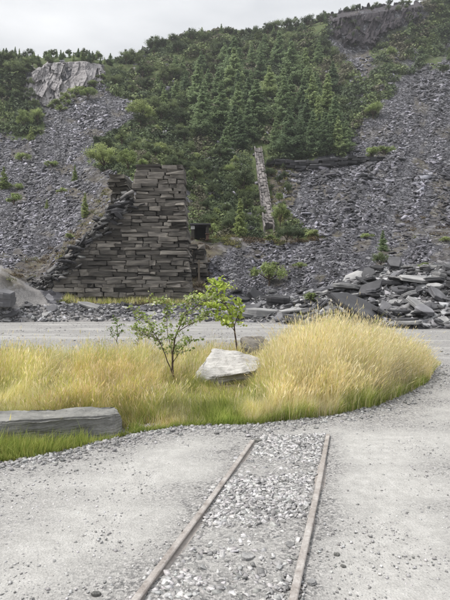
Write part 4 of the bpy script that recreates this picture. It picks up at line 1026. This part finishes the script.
# gravel along the grass margin and over the road
n = 7000
t = rng.random(n); a = rng.integers(0, 9, n)
gwa = np.array(GW); seg0, seg1 = gwa[a], gwa[a + 1]
xy = seg0 + (seg1 - seg0) * t[:, None] + rng.normal(0, 1, (n, 2)) * np.array([0.15, 0.16])
s = 0.01 + 0.035 * rng.random(n) ** 3
stones('margin_gravel', xy[:, 0], xy[:, 1], s, 'grey slate gravel along the front edge of the grass', 'gravel', 0.16, 0.48)
n = 3500
yb = rng.uniform(12.8, 31, n); xb = (rng.random(n) - 0.5) * 1.2 * yb; s = 0.025 + 0.09 * rng.random(n) ** 5
k = np.abs(fbm(np.stack([xb * 0.15, yb * 0.8, 0 * xb], -1), 2, 35)) < 0.5
stones('road_gravel', xb[k], yb[k], s[k], 'slate gravel on the far road', 'gravel', 0.16, 0.45, (0.15, 0.35))
# bigger loose stones one can pick out
ST = {k: [slab_mesh('stone', 700 + i, 6, 2, 1.25, 0.24) for i in range(5)] for k in ('lslab', 'pale')}
for k in ST:
    for m in ST[k]: m.materials.append(M[k])
def stone(px, py, s, label, i=0, yaw=0.0, k='lslab'):
    Y = flatY(py); p = P(px, py, Y); p[2] = float(yard_z(p[0], p[1])) + s * 0.08
    o = add('stone', ST[k][i % 5], loc=p, rot=(random.uniform(-.1, .1), random.uniform(-.1, .1), yaw), scale=(s, s, s)); tag(o, label, 'stone')
stone(337, 556, 0.042, 'dark loose stone right of the right rail', 0, 0.4)
stone(312, 584, 0.055, 'pale flat stone touching the outside of the right rail near the bottom edge', 1, 1.0, 'pale')
stone(343, 568, 0.035, 'small stone just below the dark one right of the rails', 2, 2.0)
stone(258, 441, 0.10, 'flat stone at the far end of the left rail', 3, 0.6)
stone(97, 594, 0.05, 'dark loose stone left of the left rail at the bottom edge', 4, 0.2)
stone(248, 558, 0.085, 'largest flat pale stone between the rails', 2, 0.3, 'pale')
stone(290, 546, 0.07, 'pale angular stone near the right rail, inside the track', 1, 1.9, 'pale')
stone(281, 482, 0.06, 'dark chip on the bare patch between the rails', 0, 0.9)

# ------------------------------------------------------------------ large foreground stones
def rock_from(name, bottom, top, mat, sub=3, amp=0.02, seed=1, fr=3.0, strata=0.0, mids=None):
    """bottom / top: matching rings of world points; returns a mesh object with origin at its base centre"""
    base = np.mean(np.array(bottom), 0)
    bm = bmesh.new()
    rings = [bottom] + (mids or []) + [top]
    vr = [[bm.verts.new(np.array(p) - base) for p in ring] for ring in rings]
    m = len(bottom)
    for a, b in zip(vr[:-1], vr[1:]):
        for i in range(m): bm.faces.new([a[i], a[(i + 1) % m], b[(i + 1) % m], b[i]])
    bm.faces.new(vr[-1]); bm.faces.new(list(reversed(vr[0])))
    bmesh.ops.recalc_face_normals(bm, faces=bm.faces)
    bmesh.ops.bevel(bm, geom=list(bm.edges), offset=0.018, segments=2, affect='EDGES')
    bmesh.ops.triangulate(bm, faces=bm.faces)
    for _ in range(sub):
        long_e = [e for e in bm.edges if e.calc_length() > 0.05]
        if not long_e: break
        bmesh.ops.subdivide_edges(bm, edges=long_e, cuts=1, use_grid_fill=False)
        bmesh.ops.triangulate(bm, faces=bm.faces)
    bm.normal_update()
    co = np.array([v.co[:] for v in bm.verts]); no = np.array([v.normal[:] for v in bm.verts])
    d = fbm(co * fr, 5, seed) * amp
    if strata: d += np.round(fbm(np.stack([co[:, 0] * 0.6, co[:, 1] * 0.6, co[:, 2] * 11], -1), 2, seed + 3) * 2) / 2 * strata * (np.abs(no[:, 2]) < 0.6)
    co = co + no * d[:, None]
    for v, c in zip(bm.verts, co): v.co = c
    me = bpy.data.meshes.new(name); bm.to_mesh(me); bm.free()
    return add(name, me, mat, loc=base)
# long slab at left
def W(px, py_base, z=0.0): Y = flatY(py_base); return np.array([(px - CX) / F * Y, Y, z])
def WB(px, Y): return np.array([(px - CX) / F * Y, Y, -0.06])
bt = [W(-70, 457, -0.06), W(0, 451, -0.06), W(70, 443, -0.06), W(115, 437, -0.06), W(127, 433, -0.06), WB(121, 5.62), WB(60, 5.4), WB(-70, 5.05)]
hts = [0.285, 0.285, 0.26, 0.235, 0.215, 0.245, 0.275, 0.285]
tp = [np.array([b[0] + dx, b[1] + dy, h]) for b, h, (dx, dy) in zip(bt, hts, [(0, .04), (0, .03), (0, .03), (-.03, .04), (-.07, .02), (-.05, -.03), (0, -.03), (0, -.03)])]
o = rock_from('slate_slab', bt, tp, M['lslab'], 6, 0.022, 4, 4.0, 0.011); tag(o, 'long thick grey slab lying at the left edge of the yard', 'slab')
o = rock_from('slate_slab', [W(112, 421, -.05), W(138, 420, -.05), W(140, 414, -.05), W(118, 414, -.05)], [W(112, 421, .09), W(139, 420, .08), W(139, 413, .11), W(117, 413, .11)], M['lslab'], 3, 0.02, 9, 4); tag(o, 'small flat slab in the grass at the right end of the long slab', 'slab')
# pale boulder
def B(px, py, Y): return P(px, py, Y)
tpb = [B(213.5, 349, 9.0), B(236, 350, 8.95), B(260.5, 358, 8.8), B(259, 368, 8.5), B(255, 371, 8.3), B(217, 377, 7.9), B(202, 381, 7.9), B(204, 364, 8.3)]
btb = [np.array([p[0] + dx, p[1] + dy, -0.08]) for p, dx, dy in zip(tpb, [-.12, 0, .03, .0, -.03, -.02, -.1, -.17], [.12, .15, .15, .10, .14, .16, .02, .05])]
mdb = [[np.array([a[0] * .5 + b[0] * .5 + dx, a[1] * .5 + b[1] * .5, a[2] * .62 + b[2] * .38]) for a, b, dx in zip(tpb, btb, [-.03, 0, .02, .02, .0, -.02, -.07, -.1])]]
o = rock_from('boulder', btb, tpb, M['boulder'], 6, 0.03, 14, 4.0, 0.035, mdb); tag(o, 'large pale angular boulder with a flat sloping top in the grass', 'boulder')
tp2 = [B(243, 338, 11.4), B(262, 336, 11.5), B(269, 341, 11.3), B(268, 348, 10.7), B(252, 350, 10.5), B(241, 347, 10.7)]
bt2 = [np.array([p[0] * 1.0 + dx, p[1], -0.05]) for p, dx in zip(tp2, [-.05, 0, .05, .08, 0, -.08])]
o = rock_from('boulder', bt2, tp2, M['boulder2'], 4, 0.05, 24, 3.5, 0.03); tag(o, 'smaller brown rock behind the pale boulder', 'boulder')
o = rock_from('slate_slab', [W(-12, 352, -.05), W(22, 352, -.05), W(24, 348.5, -.05), W(-12, 348, -.05)], [W(-12, 352, .12), W(20, 352, .10), W(22, 348.5, .12), W(-12, 348, .14)], M['lslab'], 4, 0.03, 33, 2); tag(o, 'low flat stone at the near road edge on the left', 'slab')

# ------------------------------------------------------------------ saplings
def sapling(name, paths, leaf_n, leaf_s, cols, label, bark, zone=(0.35, 1.0), spread=0.10):
    """paths: list of [(px,py,Y)...], radii"""
    base = P(*paths[0][0][0]); pp = []
    for pl, r0, r1 in paths:
        w = np.array([P(*q) for q in pl]) - base; mm = []
        for i in range(len(w) - 1):
            for t in (0, 0.34, 0.67): mm.append(w[i] * (1 - t) + w[i + 1] * t + (rng.normal(0, 0.006, 3) if (i or t) else 0))
        mm.append(w[-1]); pp.append((mm, list(np.linspace(r0, r1, len(mm)))))
    root = add(name, None, loc=base); tag(root, label, 'sapling')
    twigs = []; C_ = []
    for mm, rad in pp:
        m = len(mm)
        for i in range(int(m * zone[0]), m):
            for _ in range(5):
                d = rng.normal(0, 1, 3); d[2] = abs(d[2]) * 0.6; d /= np.linalg.norm(d); e = np.array(mm[i]) + d * rng.uniform(0.3, 1.6) * spread
                twigs.append(([tuple(mm[i]), tuple((np.array(mm[i]) + e) / 2 + rng.normal(0, .006, 3)), tuple(e)], [0.003, 0.002, 0.001]))
                for q in np.linspace(0.35, 1.05, 6): C_.append(np.array(mm[i]) * (1 - q) + e * q + rng.normal(0, 0.018, 3))
    C_ = np.array(C_); C_ = C_[rng.permutation(len(C_))[:leaf_n]]
    tv, tf = tubes(pp, 7); add('stem', fast_mesh('stem', tv, tf, smooth=True), bark, root)
    tv, tf = tubes(twigs, 4); add('twigs', fast_mesh('twigs', tv, tf), bark, root)['kind'] = 'stuff'
    m = len(C_); V, Fc = leaf_quads(C_, rng.normal(0, 0.7, (m, 3)) + np.array([0, -0.2, 0.7]), rng.uniform(0.7, 1.2, m) * leaf_s, 1.1)
    col = np.array(cols)[rng.integers(0, len(cols), m)] * rng.uniform(0.75, 1.25, (m, 1))
    add('leaves', fast_mesh('leaves', V, Fc, np.repeat(col, 4, 0)), M['birchleaf'], root)['kind'] = 'stuff'
    return root
Yb = 7.7
sapling('birch_sapling', [
    ([(173, 394, Yb), (173, 374, Yb), (172.5, 354, Yb), (177, 332, Yb - .05), (185, 314, Yb), (190, 299, Yb + .05)], 0.022, 0.004),
    ([(172.5, 374, Yb), (165, 354, Yb - .1), (159, 340, Yb - .15), (150, 326, Yb - .1), (141, 314, Yb)], 0.010, 0.003),
    ([(172.5, 356, Yb), (168, 334, Yb + .15), (166, 314, Yb + .2), (161, 300, Yb + .2)], 0.007, 0.003),
    ([(177, 332, Yb), (194, 322, Yb - .2), (209, 314, Yb - .3)], 0.009, 0.003),
    ([(185, 314, Yb), (203, 303, Yb + .2), (213, 298, Yb + .3)], 0.007, 0.003),
    ([(159, 340, Yb - .1), (146, 335, Yb - .2), (134, 330, Yb - .3)], 0.007, 0.002),
    ([(173, 362, Yb), (182, 348, Yb - .1), (190, 340, Yb - .15)], 0.007, 0.002),
    ], 1500, 0.05, [(0.20, 0.28, 0.07), (0.28, 0.36, 0.11), (0.40, 0.46, 0.20), (0.55, 0.58, 0.38)], 'young birch with thin dark forked stems and sparse pale leaves in the grass', M['birchbark'], (0.42, 1), 0.18)
Yc = 10.6
sapling('leafy_sapling', [
    ([(238, 366, Yc), (236.5, 346, Yc), (234, 326, Yc), (229, 310, Yc), (220, 298, Yc), (210, 290, Yc)], 0.024, 0.005),
    ([(234, 326, Yc), (240, 312, Yc + .1), (238, 300, Yc + .2)], 0.012, 0.004),
    ([(229, 310, Yc), (216, 308, Yc - .2), (206, 304, Yc - .3)], 0.010, 0.004),
    ([(220, 298, Yc), (224, 289, Yc + .1), (216, 284, Yc + .2)], 0.009, 0.004),
    ([(235, 332, Yc), (227, 322, Yc - .2), (219, 318, Yc - .3)], 0.008, 0.003),
    ([(220, 298, Yc), (205, 297, Yc + .2), (197, 298, Yc + .2)], 0.008, 0.003)],
    2500, 0.075, [(0.42, 0.52, 0.10), (0.50, 0.60, 0.14), (0.60, 0.68, 0.22), (0.32, 0.43, 0.07)], 'bright yellow-green leafy sapling behind the pale boulder', M['birchbark'], (0.40, 1), 0.2)
sapling('road_edge_sapling', [([(118, 357, 12.6), (117, 340, 12.6), (118, 326, 12.6), (116, 319, 12.6)], 0.012, 0.003), ([(117, 342, 12.6), (112, 334, 12.5), (110, 328, 12.4)], 0.007, 0.002), ([(117, 338, 12.6), (122, 330, 12.7)], 0.006, 0.002)],
    140, 0.05, [(0.12, 0.19, 0.05), (0.18, 0.26, 0.07)], 'thin green sapling standing at the near edge of the road', M['birchbark'], (0.4, 1), 0.10)
sapling('road_edge_sapling', [([(137, 357, 12.4), (138, 338, 12.4), (136, 326, 12.4)], 0.010, 0.003), ([(138, 342, 12.4), (144, 332, 12.4)], 0.006, 0.002)],
    110, 0.05, [(0.14, 0.21, 0.05), (0.24, 0.32, 0.09)], 'small leafy sprig behind the left branches of the young birch', M['birchbark'], (0.4, 1), 0.12)

# ------------------------------------------------------------------ grass
GREEN = np.array([(0.22, 0.29, 0.065), (0.33, 0.41, 0.10), (0.45, 0.50, 0.16)])
STRAW = np.array([(0.74, 0.66, 0.38), (0.80, 0.74, 0.50), (0.84, 0.80, 0.61), (0.66, 0.55, 0.31)])
OLIVE = np.array([(0.54, 0.56, 0.18), (0.63, 0.63, 0.25), (0.46, 0.51, 0.14)])
LSLAB_PX = bt; BOULD = [(p[0], p[1]) for p in btb]
def blades(x, y, h, col, wid, lean=0.35, seedhead=None, zoff=None):
    n = len(x); z = yard_z(x, y) - 0.01
    th = 7.0 * fbm(np.stack([x * 2.2, y * 2.2, 0 * x], -1), 2, 161) + rng.normal(0, 0.9, n); ld = np.stack([np.cos(th), np.sin(th)], -1); le = np.abs(rng.normal(0.12, lean, n)) * h
    tus = fbm(np.stack([x * 3.0, y * 3.0, 0 * x], -1), 2, 171); col = col * np.clip(1 + 0.28 * tus, 0.6, 1.25)[:, None]; h = h * np.clip(1 + 0.22 * tus, 0.6, 1.3)
    le_x = ld[:, 0] * le + 0.06 * h; le_y = ld[:, 1] * le
    ph = rng.uniform(0, np.pi, n); wx_, wy_ = np.cos(ph) * wid / 2, np.sin(ph) * wid / 2
    def row(t, k): return np.stack([x + le_x * t ** 2, y + le_y * t ** 2, z + h * t * (1 - 0.12 * t * (le / (h + 1e-6)))], -1), k
    p0, _ = row(0.0, 1); p1, _ = row(0.5, 1); p2, _ = row(1.0, 1)
    w3 = np.stack([wx_, wy_, 0 * wx_], -1)
    V = np.stack([p0 - w3, p0 + w3, p1 + w3 * 0.8, p1 - w3 * 0.8, p2], 1).reshape(-1, 3)
    b = (np.arange(n) * 5)[:, None]
    Q = b + np.array([[0, 1, 2, 3]]); T = b + np.array([[3, 2, 4]])
    c = np.repeat(col, 5, 0)
    Fl = [Q, T]
    if seedhead is not None and seedhead.any():
        i = np.where(seedhead)[0]; m = len(i); tip = p2[i]; dr = p2[i] - p1[i]; dr /= np.linalg.norm(dr, axis=1, keepdims=True)
        L_ = rng.uniform(0.05, 0.13, m)[:, None]; ww = rng.uniform(0.006, 0.013, m)[:, None]
        sdv = np.stack([np.cos(ph[i]), np.sin(ph[i]), 0 * i], -1)
        V2 = np.stack([tip - dr * L_ * 0.6, tip + sdv * ww * 0.5, tip + dr * L_ * 0.4, tip - sdv * ww * 0.5], 1).reshape(-1, 3)
        o0 = len(V); V = np.concatenate([V, V2]); Fl[0] = np.concatenate([Q, o0 + (np.arange(m) * 4)[:, None] + np.arange(4)[None]])
        c = np.concatenate([c, np.repeat(col[i] * np.array([1.08, 1.04, 1.0]), 4, 0)])
    return V, Fl, c
def pick(tab, n): return tab[rng.integers(0, len(tab), n)] * rng.uniform(0.8, 1.2, (n, 1))
def grass_field(n):
    gx, gy = np.array(GW)[:, 0], np.array(GW)[:, 1]
    py = rng.uniform(352, 466, n * 3); px = rng.uniform(-45, 470, n * 3)
    keep_ = rng.random(n * 3) < np.clip((py - 330) / 80, 0.35, 1.0)
    px, py = px[keep_], py[keep_]; k = in_poly(px, py, GRASS); px, py = px[k], py[k]
    Y = flatY(py); X = (px - CX) / F * Y
    d = poly_dist(X, Y, GW)
    frontd = np.abs(Y - np.interp(px, [a for a, b in GRASS[:10]], [flatY(b) for a, b in GRASS[:10]]))
    # keep stones free
    thin = fbm(np.stack([X * 1.1, Y * 1.3, 0 * X], -1), 3, 91) * (px < 250)
    k = (thin < 0.25 + 0.5 * rng.random(len(X))) & ~in_poly(X, Y, [(p[0], p[1]) for p in bt]) & ~in_poly(X, Y, BOULD) & ~in_poly(X, Y, [(p[0], p[1]) for p in bt2])
    X, Y, px, py, d, frontd = [a[k][:n] for a in (X, Y, px, py, d, frontd)]
    m = len(X)
    clump = fbm(np.stack([X * 1.6, Y * 1.6, 0 * X], -1), 3, 51); broad = fbm(np.stack([X * 0.45, Y * 0.6, 0 * X], -1), 2, 57)
    right = np.clip((px - 245) / 45, 0, 1) * np.clip((448 - px) / 40, 0.3, 1)
    edge_ = np.clip(frontd / 0.9, 0, 1)
    hgt = (0.34 + 0.22 * clump + 0.08 * broad) * (1 - right) + (0.95 + 0.24 * clump) * right
    hgt *= 0.22 + 0.78 * edge_ ** (0.8 + 0.6 * right)
    # lower in front of the boulder, behind the long slab and round the saplings
    fb = np.exp(-(((X + 0.0) / 0.75) ** 2)) * (Y < 8.4) * (Y > 6.2); hgt *= 1 - 0.8 * fb
    hgt *= np.where((px < 135) & (Y < 5.4), rng.uniform(0.35, 1.15, m), 1.0) * np.where((px < 150) & (Y > 5.0) & (Y < 7.0), 0.7, 1)
    hgt *= rng.uniform(0.5, 1.2, m); hgt = np.where(rng.random(m) < 0.06, hgt * 1.4, hgt)
    crest = np.interp(px, [240, 262, 272, 284, 302, 335, 370, 400, 425, 440], [353, 349, 341, 330, 319, 309, 317, 332, 348, 362]) + 5 * fbm(np.stack([X * 4, Y * 2, 0 * X], -1), 2, 99)
    capz = H - (crest - CY) / F * Y - mound(X, Y)
    hgt = np.where(px > 240, np.minimum(hgt, np.maximum(capz, 0.1) * np.clip(rng.normal(0.8, 0.16, m), 0.35, 1.15)), hgt)
    hgt = np.maximum(hgt, 0.06)
    greenp = np.clip(1.1 - frontd / np.clip(0.12 + 0.5 * clump + 0.25 * broad, 0.05, 0.9), 0, 1) * (0.75 - 0.2 * right) + 0.30 * (1 - right) * np.clip(clump * 1.6 + 0.1 + broad, 0, 1) + 0.22 * fb
    greenp = np.where((px < 135) & (Y < 5.5), 0.72, greenp)
    u = rng.random(m)
    col = np.where((u < greenp)[:, None], pick(GREEN, m), np.where((u < greenp + 0.34 * (1 - 0.6 * right))[:, None], pick(OLIVE, m), pick(STRAW, m)))
    isgreen = u < greenp
    red = np.clip(fbm(np.stack([X * 0.7, Y * 0.8, 0 * X], -1), 2, 71) * 1.3 - 0.2, 0, 0.35)[:, None] * (1 - right)[:, None]
    col = np.where(isgreen[:, None], col, col * (1 - red) + col * np.array([0.86, 0.68, 0.5]) * red)
    pal = (0.25 + 0.75 * right)[:, None]
    wid = np.where(isgreen, rng.uniform(0.005, 0.010, m), rng.uniform(0.0035, 0.0075, m)) * np.clip(Y / 8, 0.75, 1.5)
    hgt = np.where(isgreen, np.minimum(hgt, 0.22 + 0.12 * rng.random(m)), hgt)
    sh = (~isgreen) & (rng.random(m) < 0.45) & (hgt > 0.28)
    return blades(X, Y, hgt, col, wid, 0.42, sh)
V, Fl, c = grass_field(190000)
g = add('grass', fast_mesh('grass', V, Fl, c), M['grass']); stuff(g, 'tall straw-yellow grass with green margins growing behind the yard', 'grass')

# bank grass tufts far off, by the wall foot
x, y = sample_poly(2600, [(62,303),(66,298),(190,300),(192,305)]); p, nn = surf(x, y)
th = rng.uniform(0, np.pi, len(x)); hh = rng.uniform(0.2, 0.55, len(x)); w = 0.035
V = np.stack([p - np.stack([np.cos(th) * w, np.sin(th) * w, 0 * th + .05], -1), p + np.stack([np.cos(th) * w, np.sin(th) * w, 0 * th - .05], -1), p + np.stack([rng.normal(0, .12, len(x)), rng.normal(0, .12, len(x)), hh], -1)], 1).reshape(-1, 3)
g = add('bank_grass', fast_mesh('bank_grass', V, (np.arange(len(x)) * 3)[:, None] + np.arange(3)[None], np.repeat(np.where(rng.random((len(x), 1)) < 0.6, pick(OLIVE, len(x)), pick(STRAW, len(x))), 3, 0)), M['grass'])
stuff(g, 'thin strip of dry grass along the foot of the ruined wall', 'grass')

# ------------------------------------------------------------------ damp air between the camera and the hill
bm = bmesh.new(); bmesh.ops.create_cube(bm, size=1)
for v in bm.verts: v.co = Vector((v.co.x * 860, v.co.y * 440, v.co.z * 166))
me = bpy.data.meshes.new('haze'); bm.to_mesh(me); bm.free()
m = bpy.data.materials.new('thin_haze'); m.use_nodes = True; nt = m.node_tree; nt.nodes.clear()
pv = nt.nodes.new('ShaderNodeVolumePrincipled'); pv.inputs['Color'].default_value = (0.92, 0.95, 1.0, 1); pv.inputs['Density'].default_value = 0.00042
mo = nt.nodes.new('ShaderNodeOutputMaterial'); nt.links.new(pv.outputs[0], mo.inputs['Volume'])
hz = add('haze', me, m, loc=(0, 115, 166 / 2 - 3)); stuff(hz, 'thin damp haze in the air over the quarry', 'haze')
